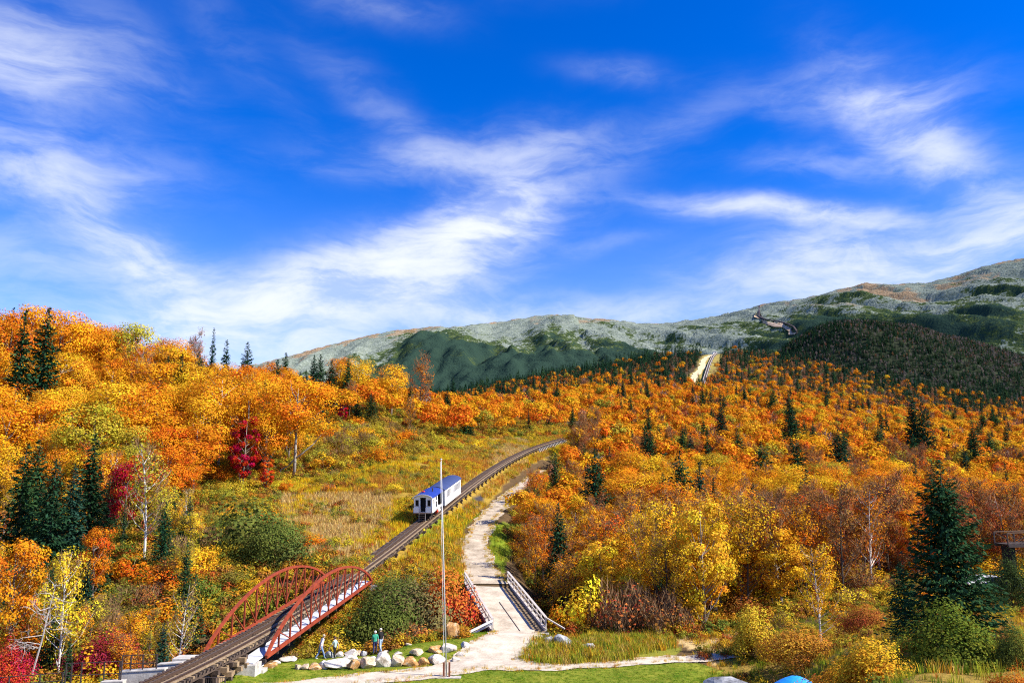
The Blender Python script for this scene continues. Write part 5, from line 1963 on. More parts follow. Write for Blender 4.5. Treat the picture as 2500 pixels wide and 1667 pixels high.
# --- landmarks of the left hillside
land('spruce_tree', 85, 165, 752, S_COLS[0], 'tall dark spruce rising through the orange crest at the far left', SPRUCES[0], .95)
land('spruce_tree', 28, 160, 762, S_COLS[1], 'narrow spruce in the orange crest left of the tall dark one', SPRUCES[3])
land('maple_tree', 592, 144, 1000, (.40, .008, .015), 'crimson young maple at the top edge of the yellow meadow', CONEMAPLE[0], .85)
land('maple_tree', 648, 142, 1105, C_RED, 'small scarlet maple at the right foot of the crimson one', CONEMAPLE[0], .9)
land('maple_tree', 718, 152, 905, C_OR, 'big orange maple with bare pale trunk and low forked limb over the meadow', BIGMAPLE[1], 1.15, 0)
land('maple_tree', 532, 156, 888, C_OR, 'tall orange maple with straight pale trunk left of the crimson maple', BIGMAPLE[0], .95, 1.0)
land('maple_tree', 640, 165, 915, C_GOLD, 'golden maple between the two pale trunked orange maples', MAPLES[0], 1.0)
land('birch_tree', 352, 96, 1075, C_OLIVE, 'white trunked birch with thin yellow leaves above the dark spruce', BIRCHES[0], 1.15, 0.6)
land('maple_tree', 300, 106, 1105, (.26, .008, .012), 'dark crimson maple behind the white trunked birch', MAPLES[4], .8)
land('spruce_tree', 392, 92, 1225, S_COLS[0], 'dark spruce below the white trunked birch', SPRUCES[2], .9)
land('spruce_tree', 457, 104, 1212, S_COLS[2], 'small lone spruce in the yellow brush left of the meadow', SPRUCES[0], 1.0)
land('spruce_tree', 30, 92, 1085, S_COLS[3], 'big spruce at the left edge of the hillside spruce stand', SPRUCES[0], 1.0)
land('spruce_tree', 108, 90, 1120, S_COLS[0], 'broad spruce in the middle of the hillside spruce stand', SPRUCES[2], .95)
land('spruce_tree', 158, 93, 1135, S_COLS[2], 'bluish spruce right of the middle of the hillside spruce stand', SPRUCES[1], 1.1)
land('spruce_tree', 205, 97, 1062, S_COLS[1], 'tallest slim spruce at the right end of the hillside spruce stand', SPRUCES[1], 1.0)
land('spruce_tree', 70, 104, 1075, S_COLS[1], 'spruce half hidden at the back of the hillside spruce stand', SPRUCES[0], 1.0)
land('spruce_tree', 235, 86, 1290, S_COLS[0], 'short dark spruce at the foot of the hillside spruce stand', SPRUCES[2], 1.0)
land('birch_tree', 140, 67, 1345, C_YEL, 'bright yellow young tree in front of the dark lower spruces', BIRCHES[2], .9)
land('spruce_tree', 118, 68.5, 1438, S_COLS[1], 'small green spruce beside the bare grey dead tree', SPRUCES[2], 1.0)
land('maple_tree', 20, 72, 1285, C_OR, 'orange maple at the left edge above the dead tree', MAPLES[4], .85)
land('maple_tree', 225, 84, 1265, C_DKOR, 'deep orange young maple right of the hillside spruce stand', MAPLES[4], .7)
land('bush', 0, 62, 1555, (.42, .03, .02), 'crimson bush at the left edge behind the dead tree', NEARBUSH[1], .8)
land('bush', 250, 68, 1525, (.30, .03, .025), 'dark red bush above the stepped railing', NEARBUSH[1], 1.0)
land('birch_tree', 432, 70, 1420, C_OLIVE, 'pale slanting birch left of the red arch bridge', BIRCHES[1], .8)
# crest of the left hillside
for px, Y, t, c, pr, w, lb in [(545, 222, 832, 0, 3, 1.0, 'feathery dark spruce on the skyline above the orange maples'), (597, 225, 836, 1, 0, 1.0, 'bushy topped spruce on the skyline right of the feathery one'),
                               (510, 228, 803, 2, 3, .6, 'thin half bare spruce spire highest on the skyline'), (692, 245, 862, 0, 1, 1.0, 'small pointed spruce on the skyline left of the orange dome'),
                               (762, 240, 868, 2, 1, 1.0, 'slim spruce left of the twin on the crest'), (778, 242, 866, 1, 1, 1.0, 'slim spruce right of the twin on the crest'),
                               (806, 236, 880, 0, 2, 1.0, 'broad spruce under the twin slim spruces on the crest'), (845, 232, 874, 1, 1, .9, 'spruce in front of the golden dome on the crest'),
                               (1090, 250, 948, 0, 1, 1.1, 'dark spruce standing alone above the red maples'), (905, 205, 960, 3, 2, 1.3, 'dark round pine in the shade above the olive brush'),
                               (870, 207, 962, 0, 2, 1.2, 'dark pine left of the round pine above the olive brush'), (1135, 232, 978, 1, 1, 1.1, 'dark spruce right of the red maples above the track'),
                               (1150, 226, 1020, 0, 2, 1.0, 'low dark spruce beside the track top meadow')]:
    land('spruce_tree', px, Y, t, S_COLS[c], lb, SPRUCES[pr], w)
land('birch_tree', 1022, 235, 868, C_DKOR, 'bare topped pale birch standing on the crest against the mountain', BIRCHES[3], .9)
land('birch_tree', 1000, 205, 965, C_OR, 'leaning white trunked birch at the edge of the olive brush', BIRCHES[3], .9)
land('birch_tree', 470, 226, 812, (.34, .12, .12), 'pinkish bare tree on the skyline beside the orange dome', BIRCHES[3], .9)
land('maple_tree', 870, 240, 866, C_GOLD, 'golden dome shaped maple on the crest against the mountain', MAPLES[1], .9)
land('maple_tree', 830, 250, 863, C_OR, 'orange maple behind the spruces on the crest', MAPLES[0], .9)
land('maple_tree', 955, 230, 880, C_GOLD, 'yellow gold maple left of the bare topped birch', MAPLES[5], .95)
land('maple_tree', 1105, 235, 985, C_RED, 'bright red maple beside the lone dark spruce', MAPLES[4], .8)
land('maple_tree', 1030, 225, 985, C_RED, 'scarlet maple under the bare topped birch', MAPLES[4], .7)
land('maple_tree', 835, 205, 960, C_CRIM, 'small crimson maple right of the big orange maple', CONEMAPLE[0], .8)
land('maple_tree', 60, 190, 727, C_OR, 'orange maple highest on the crest at the left edge', MAPLES[3], .8)
land('maple_tree', 140, 195, 742, C_OR, 'broad orange maple right of the tall dark spruce on the crest', MAPLES[0], .9)
land('maple_tree', 315, 205, 775, C_OLIVE, 'olive gold ragged maple on the skyline of the left crest', MAPLES[3], .95)
land('maple_tree', 420, 212, 818, C_OR, 'rounded orange maple ending the high part of the left crest', MAPLES[1], .9)
land('maple_tree', 10, 185, 742, C_DKOR, 'deep orange maple at the far left crest', MAPLES[5], .85)
# --- landmarks of the right forest
for px, Y, t, c, pr, w, lb in [(1456, 132, 1097, 0, 2, .95, 'dark spruce nearest the dirt road among orange trees'), (1668, 128, 1100, 1, 2, 1.0, 'broad dark spruce in the middle of the right forest'),
                               (1718, 126, 1130, 2, 1, .9, 'bluish slim spruce touching the broad dark spruce'), (1868, 175, 1078, 0, 2, 1.25, 'wide dark spruce low in the right hand canopy'),
                               (1955, 178, 1063, 3, 0, 1.1, 'pointed dark spruce right of the wide low one'), (2055, 215, 1038, 0, 2, 1.1, 'spruce in the orange canopy above the pointed one'),
                               (1592, 215, 1040, 1, 1, 1.0, 'slim spruce above the broad dark spruce'), (1670, 250, 1035, 1, 0, .9, 'tall spruce high in the orange canopy'),
                               (1770, 420, 962, 0, 0, 1.0, 'dark spruce under the far clearing'), (1935, 300, 955, 0, 0, .9, 'tall dark spruce standing high over the right canopy'), (1942, 290, 1000, 1, 2, 1.1, 'shorter spruce at the foot of the tall one over the right canopy'),
                               (1545, 250, 1050, 2, 1, 1.0, 'small spruce beside the dirt road forest edge'), (2240, 280, 960, 0, 1, 1.0, 'spruce among the dark clump on the right slope'), (2265, 275, 985, 0, 2, 1.0, 'broad spruce among the dark clump on the right slope'),
                               (2390, 250, 1030, 1, 0, 1.0, 'spruce high on the right slope'), (1350, 175, 1120, 2, 1, 1.0, 'small spruce in the russet brush by the dirt road'), (1365, 96, 1230, 0, 1, .9, 'thin dark spruce at the corner of the dirt road')]:
    land('spruce_tree', px, Y, t, S_COLS[c], lb, SPRUCES[pr], w)
land('spruce_tree', 2335, 42, 1120, (.02, .058, .022), 'large nearby spruce above the green bush on the right bank', BIGSPRUCE[0], 1.1)
land('bush', 2330, 25, 1485, (.13, .16, .02), 'large leafy green and yellow bush nearest on the right bank', NEARBUSH[0], 1.05)
land('bush', 2150, 35, 1572, (.62, .36, .025), 'low yellow bush left of the large leafy bush', NEARBUSH[0], 1.3)
land('bush', 2062, 40, 1612, (.60, .30, .022), 'low orange gold bush beside the blue umbrella', NEARBUSH[1], 1.25)
land('bush', 2475, 20, 1630, (.50, .17, .02), 'russet orange bush in the bottom right corner', NEARBUSH[1], 1.0)
land('bush', 1960, 60, 1520, (.52, .26, .03), 'russet bush at the foot of the small golden bank birch', NEARBUSH[1], 1.4)
land('bush', 2110, 62, 1470, (.40, .13, .03), 'dark russet bush in the shade left of the large near spruce', NEARBUSH[1], 1.2)
land('bush', 1850, 66, 1490, (.55, .34, .03), 'golden bush at the grassy edge of the right forest', NEARBUSH[0], .9)
land('spruce_tree', 2215, 50, 1370, (.016, .045, .02), 'added dark low spruce standing in for shadow left of the large near spruce', SPRUCES[2], 1.3)  # added spruce; its dark mass stands in for the near spruce's shadow
land('bush', 2480, 24, 1530, (.16, .16, .03), 'dark bush at the right edge of the bank', NEARBUSH[0], .7)
land('maple_tree', 1722, 79, 1190, C_YEL, 'golden yellow layered maple at the near edge of the right forest', EDGEMAPLE[0], .85)
land('bush', 2470, 66, 1345, (.05, .075, .02), 'dark green bush in front of the footbridge pier', NEARBUSH[1], .7)
land('birch_tree', 2005, 66, 1330, C_GOLD, 'small golden birch standing on the grassy bank', BIRCHES[2], 1.05)
land('birch_tree', 2130, 90, 1190, C_DKOR, 'tall white stemmed birch clump left of the large spruce', BIRCHES[0], 1.0)
land('bush', 1430, 80, 1395, C_YEL, 'bright yellow sapling bush beside the road bridge', BUSHES[1], .75)
land('bush', 1380, 80, 1450, C_OR, 'orange bush touching the end of the road bridge railing', BUSHES[1], .9)
land('bush', 1530, 79, 1405, (.45, .12, .035), 'rust red twiggy bush at the foot of the right forest', BUSHES[4], 1.1)
land('bush', 1620, 78, 1430, C_BROWN, 'brown twiggy bush under the golden maple', BUSHES[4], 1.2)
# --- bushes in the ravine between the two bridges
land('bush', 925, 76, 1428, (.10, .13, .025), 'dark green bush behind the two walkers by the red bridge', NEARBUSH[1], .8)
land('bush', 950, 79, 1440, (.08, .11, .025), 'low dark green bush between the red bridge and the boulders', NEARBUSH[0], 1.0)
land('bush', 1015, 80, 1388, (.17, .14, .05), 'olive brown bush left of the flagpole', NEARBUSH[1], .9)
land('bush', 958, 87, 1392, (.12, .15, .03), 'green bush at the uphill end of the red bridge', NEARBUSH[1], 1.2)
land('bush', 1085, 82, 1405, (.55, .13, .03), 'orange red bush beside the flagpole and bridge rail', NEARBUSH[0], .8)
land('bush', 1118, 83, 1425, (.50, .06, .03), 'red bush against the left rail of the road bridge', BUSHES[1], .7)
land('bush', 1010, 74, 1515, (.50, .17, .04), 'low rusty bush behind the stone wall', BUSHES[2], 1.8)
land('bush', 920, 72.5, 1560, (.42, .15, .04), 'small rusty bush beside the man in black', BUSHES[2], 1.8)
land('bush', 820, 71.5, 1530, (.50, .36, .03), 'yellow bush behind the walker in grey', BUSHES[1], 1.0)
land('bush', 770, 72, 1548, (.45, .34, .04), 'yellow green bush behind the person in white', BUSHES[1], 1.1)
land('bush', 700, 73, 1585, (.20, .20, .03), 'green weedy bush below the red bridge', BUSHES[2], 1.4)
land('bush', 1285, 71, 1575, (.08, .11, .03), 'tiny dark leafy bush at the corner of the drive', BUSHES[1], .8)
land('bush', 665, 98, 1250, (.13, .16, .03), 'large green bush above the left arch of the red bridge', NEARBUSH[1], 1.0)
land('bush', 610, 104, 1200, (.14, .17, .03), 'green bush at the lower edge of the yellow meadow', BUSHES[0], 1.1)
land('bush', 720, 96, 1300, (.10, .13, .03), 'dark green bush behind the crown of the left arch', BUSHES[0], 1.2)

LM_N = len(PLANTS)
LMP = np.array([[p['pos'].x, p['pos'].y, .33 * p['w']] for p in PLANTS])


def zone_of(px, py, Y):
    if px < 1250 and Y < 320:
        if Y > 185: return 'on the crest of the left hillside' if py < 960 else 'in the trees at the back of the left meadow'
        if px < 480: return 'on the lower left hillside' if Y < 110 else 'on the steep left hillside'
        return 'behind the red arch bridge' if Y < 110 else 'beside the left meadow'
    if Y < 115: return 'along the near edge of the right forest'
    if px < 1480: return 'beside the bend of the dirt road' if Y < 230 else 'at the top of the railway cutting'
    if Y < 210: return 'in the lower canopy of the right forest'
    return 'in the upper canopy of the right forest'


def col_by(v, r, ramp):
    """neighbouring trees turn alike: pick along ramp by a slow field, with some spread"""
    return ramp[int(np.clip((v + .5) * len(ramp) + r.normal() * .8, 0, len(ramp) - 1))]


def canopy():
    r = PRNG
    def clear(x, y, m):
        if len(LMP) and np.any(np.hypot(LMP[:, 0] - x, LMP[:, 1] - y) < LMP[:, 2] * m): return False
        return True
    y = 60.0
    cells = []
    while y < 1140:
        st = 3.0 if y < 125 else (4.9 if y < 260 else 5.4 + (y - 260) * .004)
        x = -.78 * y
        while x < .78 * y:
            cells.append((x + r.uniform(-.42, .42) * st, y + r.uniform(-.42, .42) * st))
            x += st
        y += st
    xy = np.array(cells)
    z = ground(xy[:, 0], xy[:, 1])
    px, py = proj(xy[:, 0], xy[:, 1], z)
    tx = cx_(np.clip(xy[:, 1], 50, 300))
    td = np.abs(xy[:, 0] - tx)
    rd = road_dist(xy[:, 0], xy[:, 1])
    behind = (py < 1063) & (xy[:, 1] > 225) & (xy[:, 1] < 420) & (px < 1480) & (px > 900) & ((td > 6.5) | (xy[:, 1] > 297))
    patchy = fbm(xy[:, 0] / 14, xy[:, 1] / 14, 51, 3)
    gold_ = 1.3 * fbm(xy[:, 0] / 26, xy[:, 1] / 26, 83, 3)
    red_ = fbm(xy[:, 0] / 17, xy[:, 1] / 17, 61, 3)
    olive_ = fbm(xy[:, 0] / 22, xy[:, 1] / 22, 71, 3)
    in_clear = inpoly(px + 5 * fbm(xy[:, 0] / 20, xy[:, 1] / 20, 15), py, CLEARING) & (xy[:, 1] > 500)
    in_mead = inpoly(px, py, MEADOW)
    for i, (x, y) in enumerate(xy):
        X, Yp = px[i], py[i]
        if in_clear[i] or rd[i] < 2.2 or (y < 300 and td[i] < 6.5): continue
        pos = Vector((x, y, z[i]))
        u = r.random()
        kind = None
        if X < -120 or X > 2620: continue
        if y < 118 and X < 660 and x < tx[i] - 6:                    # lower left hillside: brush and saplings
            if y < 64: continue
            if u < .34: kind, pr, h, c = 'birch_tree', ((RUSSET + BIRCHES[3:])[int(r.integers(0, 5))] if r.random() < .75 else BIRCHES[int(r.integers(0, 3))]), r.uniform(4.5, 7.5), [C_OLIVE, C_GOLD, C_OR, C_DKOR, C_YEL][int(r.integers(0, 5))]
            elif u < .80: kind, pr, h, c = 'bush', BUSHES[int(r.integers(0, 5))], r.uniform(2.0, 4.0), [C_OLIVE, C_GREEN, C_DKOR, C_GOLD, C_BROWN, (.20, .17, .03), C_OLIVE][int(r.integers(0, 7))]
            else: kind, pr, h, c = 'spruce_tree', SPRUCES[int(r.integers(0, 4))], r.uniform(4, 8), S_COLS[int(r.integers(0, 4))]
            if in_mead[i] and X > 560: continue
            if X > 480 and kind != 'bush': continue
            if y < 76 and kind != 'bush': h *= .7
        elif in_mead[i] and X < 1240 and y < 330:                      # brush in the meadow
            if x > tx[i] - 6 or (patchy[i] < -.2 and X > 700) or u > .8 or (Yp > 1215 and X > 720 and Yp < 1330): continue
            kind, pr, h, c = 'bush', BUSHES[int(r.integers(0, 4))], r.uniform(1.2, 2.9) * (1.35 if X < 690 else 1), [C_OLIVE, C_YEL, (.30, .30, .03), C_OLIVE, C_DKOR, (.18, .21, .03), (.50, .40, .03)][int(r.integers(0, 7))]
        elif behind[i] or (X < 1240 and y < 330 and not in_mead[i] and x < tx[i] - 6):  # left hillside forest
            if y < 108: continue
            if X > 740 and y < 200 and Yp > 1035:                     # olive brush above the track
                kind, pr, h, c = 'bush', BUSHES[int(r.integers(0, 4))], r.uniform(2.5, 4.6), [C_OLIVE, (.30, .22, .03), C_OLIVE, (.22, .19, .03), C_DKOR, C_GOLD][int(r.integers(0, 6))]
            elif X > 480 and y < 146: continue
            else:
                if r.random() < .36: continue
                ph = r.uniform(11, 18) if y > 130 else r.uniform(8, 12)
                if X > 700: ph *= .78
                if X > 1000: ph *= .9
                if u < .07: kind, pr, h, c = 'spruce_tree', SPRUCES[int(r.integers(0, 4))], ph * 1.02, S_COLS[int(r.integers(0, 4))]
                elif u < .16: kind, pr, h, c = 'birch_tree', BIRCHES[int(r.integers(0, 5))], ph * .95, [C_GOLD, C_OR, C_DKOR][int(r.integers(0, 3))]
                else:
                    c = C_RED if red_[i] > .52 and X > 700 else (C_OLIVE if olive_[i] > .42 else col_by(gold_[i], r, [C_DKOR, C_OR, C_OR, C_GOLD]))
                    kind, pr, h = 'maple_tree', MAPLES[int(r.integers(0, 6))], ph
                if Yp < 905 or y > 235: h *= .92
        else:
            # right-hand forest
            edge = np.interp(y, [70, 78, 92, 110, 125, 150, 180, 220, 260, 300, 340], [2600, 1440, 1330, 1268, 1250, 1290, 1335, 1400, 1450, 1475, 900])
            if X < edge: continue
            if X > 1760 and 50 < y < 96 and (Yp > 1545 - max(0, (X - 1700)) * .22 or X > 2150):
                if X > 2380 and y < 99 and abs(X - 2430) < 90: continue
                if u < .34 + .5 * patchy[i] and Yp > 1440:
                    h = r.uniform(.9, 2.2)
                    plant('bush', BUSHES[int(r.integers(0, 5))], pos, h, h * r.uniform(1.0, 1.5), [C_GOLD, C_BROWN, C_OLIVE, C_YEL, C_DKOR, (.20, .20, .03)][int(r.integers(0, 6))], zone='on the right bank')
                continue
            if Yp > 1545 - max(0, (X - 1700)) * .22 and y < 100: continue
            if X > 2150 and y < 98: continue
            if y < 120:
                if u < .54: kind, pr, h, c = 'birch_tree', (RUSSET[int(r.integers(0, 3))] if r.random() < .8 else BIRCHES[int(r.integers(0, 3))]), r.uniform(7, 12.5), col_by(gold_[i] + (.22 if 1560 < X < 1850 else -.12), r, [C_BROWN, C_BROWN, C_DKOR, C_OR, C_GOLD])
                elif u < .72: kind, pr, h, c = 'maple_tree', EDGEMAPLE[int(r.integers(0, 2))], r.uniform(7, 10.5), col_by(gold_[i], r, [C_DKOR, C_OR, C_GOLD, C_YEL])
                elif u < .95: kind, pr, h, c = 'bush', BUSHES[int(r.integers(0, 5))], r.uniform(2.2, 4.2), [C_BROWN, C_DKOR, C_BROWN, C_GOLD, (.45, .10, .03)][int(r.integers(0, 5))]
                else: kind, pr, h, c = 'spruce_tree', SPRUCES[int(r.integers(0, 4))], r.uniform(5, 8), S_COLS[int(r.integers(0, 4))]
                if X < 1420: h *= .72
            elif y < 210:
                if u < .25: kind, pr, h, c = 'birch_tree', (RUSSET[int(r.integers(0, 3))] if r.random() < .85 else BIRCHES[int(r.integers(0, 3))]), r.uniform(8, 12.5), col_by(gold_[i], r, [C_BROWN, C_DKOR, C_OR, C_OR])
                elif u < .95: kind, pr, h, c = 'maple_tree', MAPLES[int(r.integers(0, 6))], r.uniform(8, 13.5), C_OLIVE if olive_[i] > .4 else col_by(gold_[i], r, [C_DKOR, C_OR, C_OR, C_GOLD])
                else: kind, pr, h, c = 'spruce_tree', SPRUCES[int(r.integers(0, 4))], r.uniform(11, 15), S_COLS[int(r.integers(0, 4))]
                if X < 1500: h *= .7
            else:
                sp = np.interp(y, [210, 400, 620, 760, 900, 1100], [.03, .05, .09, .22, .42, .62]) + .45 * patchy[i]
                if X < 1680 and y > 600: sp += .15
                hh = r.uniform(6.5, 14.5)
                if u < sp: kind, pr, h, c = 'spruce_tree', SPRUCES[int(r.integers(0, 4))], hh * r.uniform(1.0, 1.5), S_COLS[int(r.integers(0, 4))]
                elif y > 640 and r.random() < np.interp(y, [640, 1000], [.35, .75]): kind, pr, h, c = 'birch_tree', BIRCHES[3], hh * .8, C_BROWN
                elif r.random() < .12 + .5 * max(0, olive_[i]): kind, pr, h, c = 'birch_tree', RUSSET[int(r.integers(0, 3))], hh * .95, C_BROWN
                else: kind, pr, h, c = 'maple_tree', MAPLES[int(r.integers(0, 6))], hh, C_OLIVE if olive_[i] > .5 else col_by(gold_[i], r, [C_DKOR, C_OR, C_OR, C_GOLD])
        if kind is None or not clear(x, y, .8 if kind != 'bush' else .5): continue
        h *= 1.0
        w = h * {'maple_tree': r.uniform(.85, 1.35), 'birch_tree': r.uniform(.9, 1.2), 'spruce_tree': r.uniform(.85, 1.15), 'bush': r.uniform(1.0, 1.35)}[kind]
        plant(kind, pr, pos, h, w, c, zone=zone_of(X, Yp, y))


canopy()

# things one can find in the picture, to say where a tree stands
REFS = [(85, 850, 'tall dark crest spruce'), (315, 850, 'ragged olive crest maple'), (545, 870, 'feathery skyline spruce'), (610, 1090, 'crimson young maple'), (718, 1020, 'big forked orange maple'), (532, 1020, 'pale trunked tall maple'),
        (352, 1220, 'white trunked birch'), (392, 1330, 'spruce under the birch'), (110, 1260, 'hillside spruce stand'), (140, 1430, 'bright yellow young tree'), (70, 1560, 'grey dead tree'), (300, 1190, 'dark crimson maple'),
        (870, 920, 'golden dome maple'), (1022, 930, 'bare topped crest birch'), (1090, 985, 'lone dark crest spruce'), (1105, 1010, 'bright red maple'), (905, 1000, 'dark round pine'), (455, 1240, 'lone brush spruce'), (620, 1420, 'left bridge arch'), (240, 1560, 'dark red bush'),
        (1456, 1150, 'dirt road spruce'), (1668, 1170, 'broad dark forest spruce'), (1868, 1110, 'wide low canopy spruce'), (1955, 1100, 'pointed canopy spruce'), (2055, 1060, 'upper pointed spruce'), (1935, 1000, 'tallest canopy spruce'),
        (1720, 900, 'far clearing'), (2060, 830, 'conical hill'), (2250, 1010, 'dark right slope clump'), (2390, 1060, 'high slope spruce'), (2335, 1280, 'large near spruce'), (1722, 1350, 'golden layered maple'), (2000, 1440, 'small golden bank birch'),
        (1430, 1470, 'bright yellow sapling'), (1590, 1060, 'slim canopy spruce'), (1770, 980, 'spruce under the clearing'), (2130, 1300, 'white birch clump'), (2420, 1430, 'parked cars'), (1040, 1200, 'white train'), (1394, 1063, 'top of the track'),
        (1160, 1330, 'dirt road bend'), (1290, 1480, 'road bridge'), (1620, 1500, 'brown twiggy bush'), (950, 1140, 'white rock outcrop'), (640, 1250, 'large green meadow bush')]


def where(X, Y):
    d = [(math.hypot(X - a, (Y - b) * 1.3), a, b, n) for a, b, n in REFS]
    d0, a, b, n = min(d)
    dx, dy = X - a, Y - b
    side = ('right of' if dx > 0 else 'left of') if abs(dx) > abs(dy) * 1.2 else ('above' if dy < 0 else 'below')
    diag = ''
    if .35 < abs(dx) / (abs(dy) + 1e-6) < 2.8:
        side = ('above ' if dy < 0 else 'below ') + ('right of' if dx > 0 else 'left of')
    far = 'close ' if d0 < 45 else ('well ' if d0 > 110 else '')
    return '%s%s the %s' % (far if len(n.split()) < 4 else '', side, n)


# nearest in front, at most 300 of a kind as objects, the rest as one mass per kind
REST = {'maple_tree': [], 'spruce_tree': [], 'birch_tree': [], 'bush': []}
LABELS, OBJ_OF = [], []
for kind in REST:
    mine = [p for p in PLANTS if p['kind'] == kind]
    mine.sort(key=lambda p: (not p['lm'], -p['app']))
    for n, p in enumerate(mine):
        if n >= 300:
            REST[kind].append(p)
            continue
        base = CNAME.get(p['col'], 'dark green')
        if not p['label']:
            word = {'maple_tree': 'round maple', 'spruce_tree': 'pointed spruce', 'birch_tree': 'slender birch', 'bush': 'bush'}[kind]
            if kind == 'spruce_tree': base = 'dark green'
            size = {'maple_tree': (9, 12.5), 'spruce_tree': (7.5, 10.5), 'birch_tree': (7, 10), 'bush': (2.6, 3.4)}[kind]
            sz = 'small' if p['h'] < size[0] else ('tall' if p['h'] > size[1] else 'medium')
            X_, Y_ = proj(p['pos'].x, p['pos'].y, p['pos'].z + p['h'] * .6)
            p['label'] = ('%s %s %s %s' % (sz, base, word, where(X_, Y_))).replace('dark green pointed', 'dark')
            p['group'] = '%s %s %s' % (base, {'bush': 'bushes', 'slender birch': 'slender birches'}.get(word, word + 's'), p['zone'])
        LABELS.append(p)
        o = empty(kind, p['pos'], p['label'], kind.replace('_', ' ').replace('maple ', '').replace('spruce ', '').replace('birch ', ''), p['group'], p['rz'] if p['rz'] is not None else PRNG.uniform(0, 6.28))
        o.scale = (p['w'], p['w'], p['h'])
        OBJ_OF.append(o)
        crown, trunk = p['pair']
        t = link('trunk' if kind != 'bush' else 'stems', trunk, o)
        if kind == 'bush': t.name = 'stem_cluster'
        cr = link('crown' if kind != 'bush' else 'foliage', crown, o)
        cr.color = (*jit(p['col']), 1)

def bushlet(seed):
    rng = np.random.default_rng(seed)
    k = 9
    d = rnd_unit(rng, k); d[:, 2] = np.abs(d[:, 2])
    cl = np.concatenate([d * np.array([.45, .45, .6]), rng.uniform(.2, .35, (k, 1))], 1)
    return crown_mesh('undergrowth_clump', rng, cl, 230, .12, 1.0, .8, mat_=UNDER_M)


UB = [bushlet(1), bushlet(2), bushlet(3)]
by_label = {}
for p, o in zip(LABELS, OBJ_OF):
    by_label.setdefault(p['label'], []).append((proj(p['pos'].x, p['pos'].y, p['pos'].z)[0], o))
ORD = ['leftmost', 'second', 'third', 'fourth', 'fifth', 'sixth', 'seventh', 'eighth']
for lb, q in by_label.items():
    if 1 < len(q) <= 8:
        q.sort(key=lambda t: t[0])
        for i, (_, o) in enumerate(q):
            o['label'] = ('leftmost ' if i == 0 else 'rightmost ' if i == len(q) - 1 else ORD[i] + ' from left ') + lb

FM = [far_maple_mesh(1), far_maple_mesh(2), far_maple_mesh(3)]
FS = [far_spruce_mesh(4), far_spruce_mesh(5, R0=.16), far_spruce_mesh(6, R0=.24)]
FB = [far_brown_mesh(7), far_brown_mesh(8)]
for kind, protos, name, lb in (('maple_tree', FM, 'maple_forest', 'orange maple canopy filling the valley slope beyond the nearer trees'),
                               ('spruce_tree', FS, 'spruce_forest', 'dark spruce forest on the far hill below the mountain'),
                               ('birch_tree', FB, 'bare_forest', 'russet and grey bare trees among the far spruces'),
                               ('bush', UB, 'brush', 'low mixed brush between the larger bushes')):
    q = REST[kind]
    if not q: continue
    scatter(name, protos, [p['pos'] for p in q], [p['h'] for p in q], PRNG.uniform(0, 6.28, len(q)), PRNG.integers(0, len(protos), len(q)), lb)

print('PLANTS', {k: (len([p for p in PLANTS if p['kind'] == k]), len(v)) for k, v in REST.items()})


# trees of the conical hill
def hill_trees():
    r = np.random.default_rng(9)
    n = 44000
    x = r.uniform(150, 1500, n); y = r.uniform(1190, 1760, n)
    z = np.maximum(cone_z(x, y), -999)
    px, py = proj(x, y, z)
    k = (px > 1600) & (px < 2650)
    x, y, z = x[k], y[k], z[k]
    dead = r.random(len(x)) < .42 + .55 * fbm(x / 120, y / 160, 3, 3) + .3 * np.clip((x - 760) / 250, 0, 1)
    FG = far_brown_mesh(17, leaf_mat('grey_dead_twig', ramp=[(0, (.17, .14, .13)), (.4, (.24, .18, .16)), (.7, (.12, .085, .06)), (.88, (.22, .10, .05))], transl=.05))
    P = np.stack([x, y, z], 1)
    a = ~dead
    scatter('hill_spruce_forest', FS, P[a], r.uniform(4, 14, a.sum()), r.uniform(0, 6.28, a.sum()), r.integers(0, 3, a.sum()), 'dark spruce forest covering the conical hill')
    scatter('hill_dead_forest', [FG], P[dead], r.uniform(6, 10, dead.sum()), r.uniform(0, 6.28, dead.sum()), np.zeros(dead.sum()), 'grey dead trees mixed into the conical hill forest')


hill_trees()


# ---------------------------------------------------------------- grass and low growth
def grow(name, protos, n, box, test, size, label, seed, pick=None):
    r = np.random.default_rng(seed)
    x, y = r.uniform(box[0], box[1], n), r.uniform(box[2], box[3], n)
    z = ground(x, y)
    px, py = proj(x, y, z)
    k = test(x, y, px, py)
    x, y, z = x[k], y[k], z[k]
    m = len(x)
    if m:
        scatter(name, protos, np.stack([x, y, z], 1), r.uniform(*size, m), r.uniform(0, 6.28, m), pick(x, y, px[k], py[k], r) if pick else r.integers(0, len(protos), m), label)
    print(name, m)


GR = [grass_mesh(1, GRASS_M, 22, .55, .055), grass_mesh(2, GRASS_M, 16, .7, .06, .3), grass_mesh(3, GREEN_GRASS_M, 18, .6, .06)]
TAN_M = leaf_mat('dry_tan_grass', ramp=[(0, (.66, .47, .15)), (.4, (.60, .40, .10)), (.7, (.70, .54, .22))], transl=.3)
YEL_M = leaf_mat('goldenrod_grass', ramp=[(0, (.68, .50, .02)), (.4, (.60, .42, .02)), (.7, (.52, .46, .03)), (.88, (.62, .32, .02))], transl=.3)
ORG_M = leaf_mat('russet_grass', ramp=[(0, (.52, .22, .03)), (.4, (.42, .26, .04)), (.7, (.40, .15, .03))], transl=.3)
MG = [grass_mesh(11, TAN_M, 22, .55, .05), grass_mesh(12, YEL_M, 20, .6, .06), grass_mesh(13, ORG_M, 18, .6, .055), grass_mesh(14, GRASS_M, 20, .6, .06)]
off_track = lambda x, y: np.abs(x - cx_(np.clip(y, 50, 300))) > 1.8
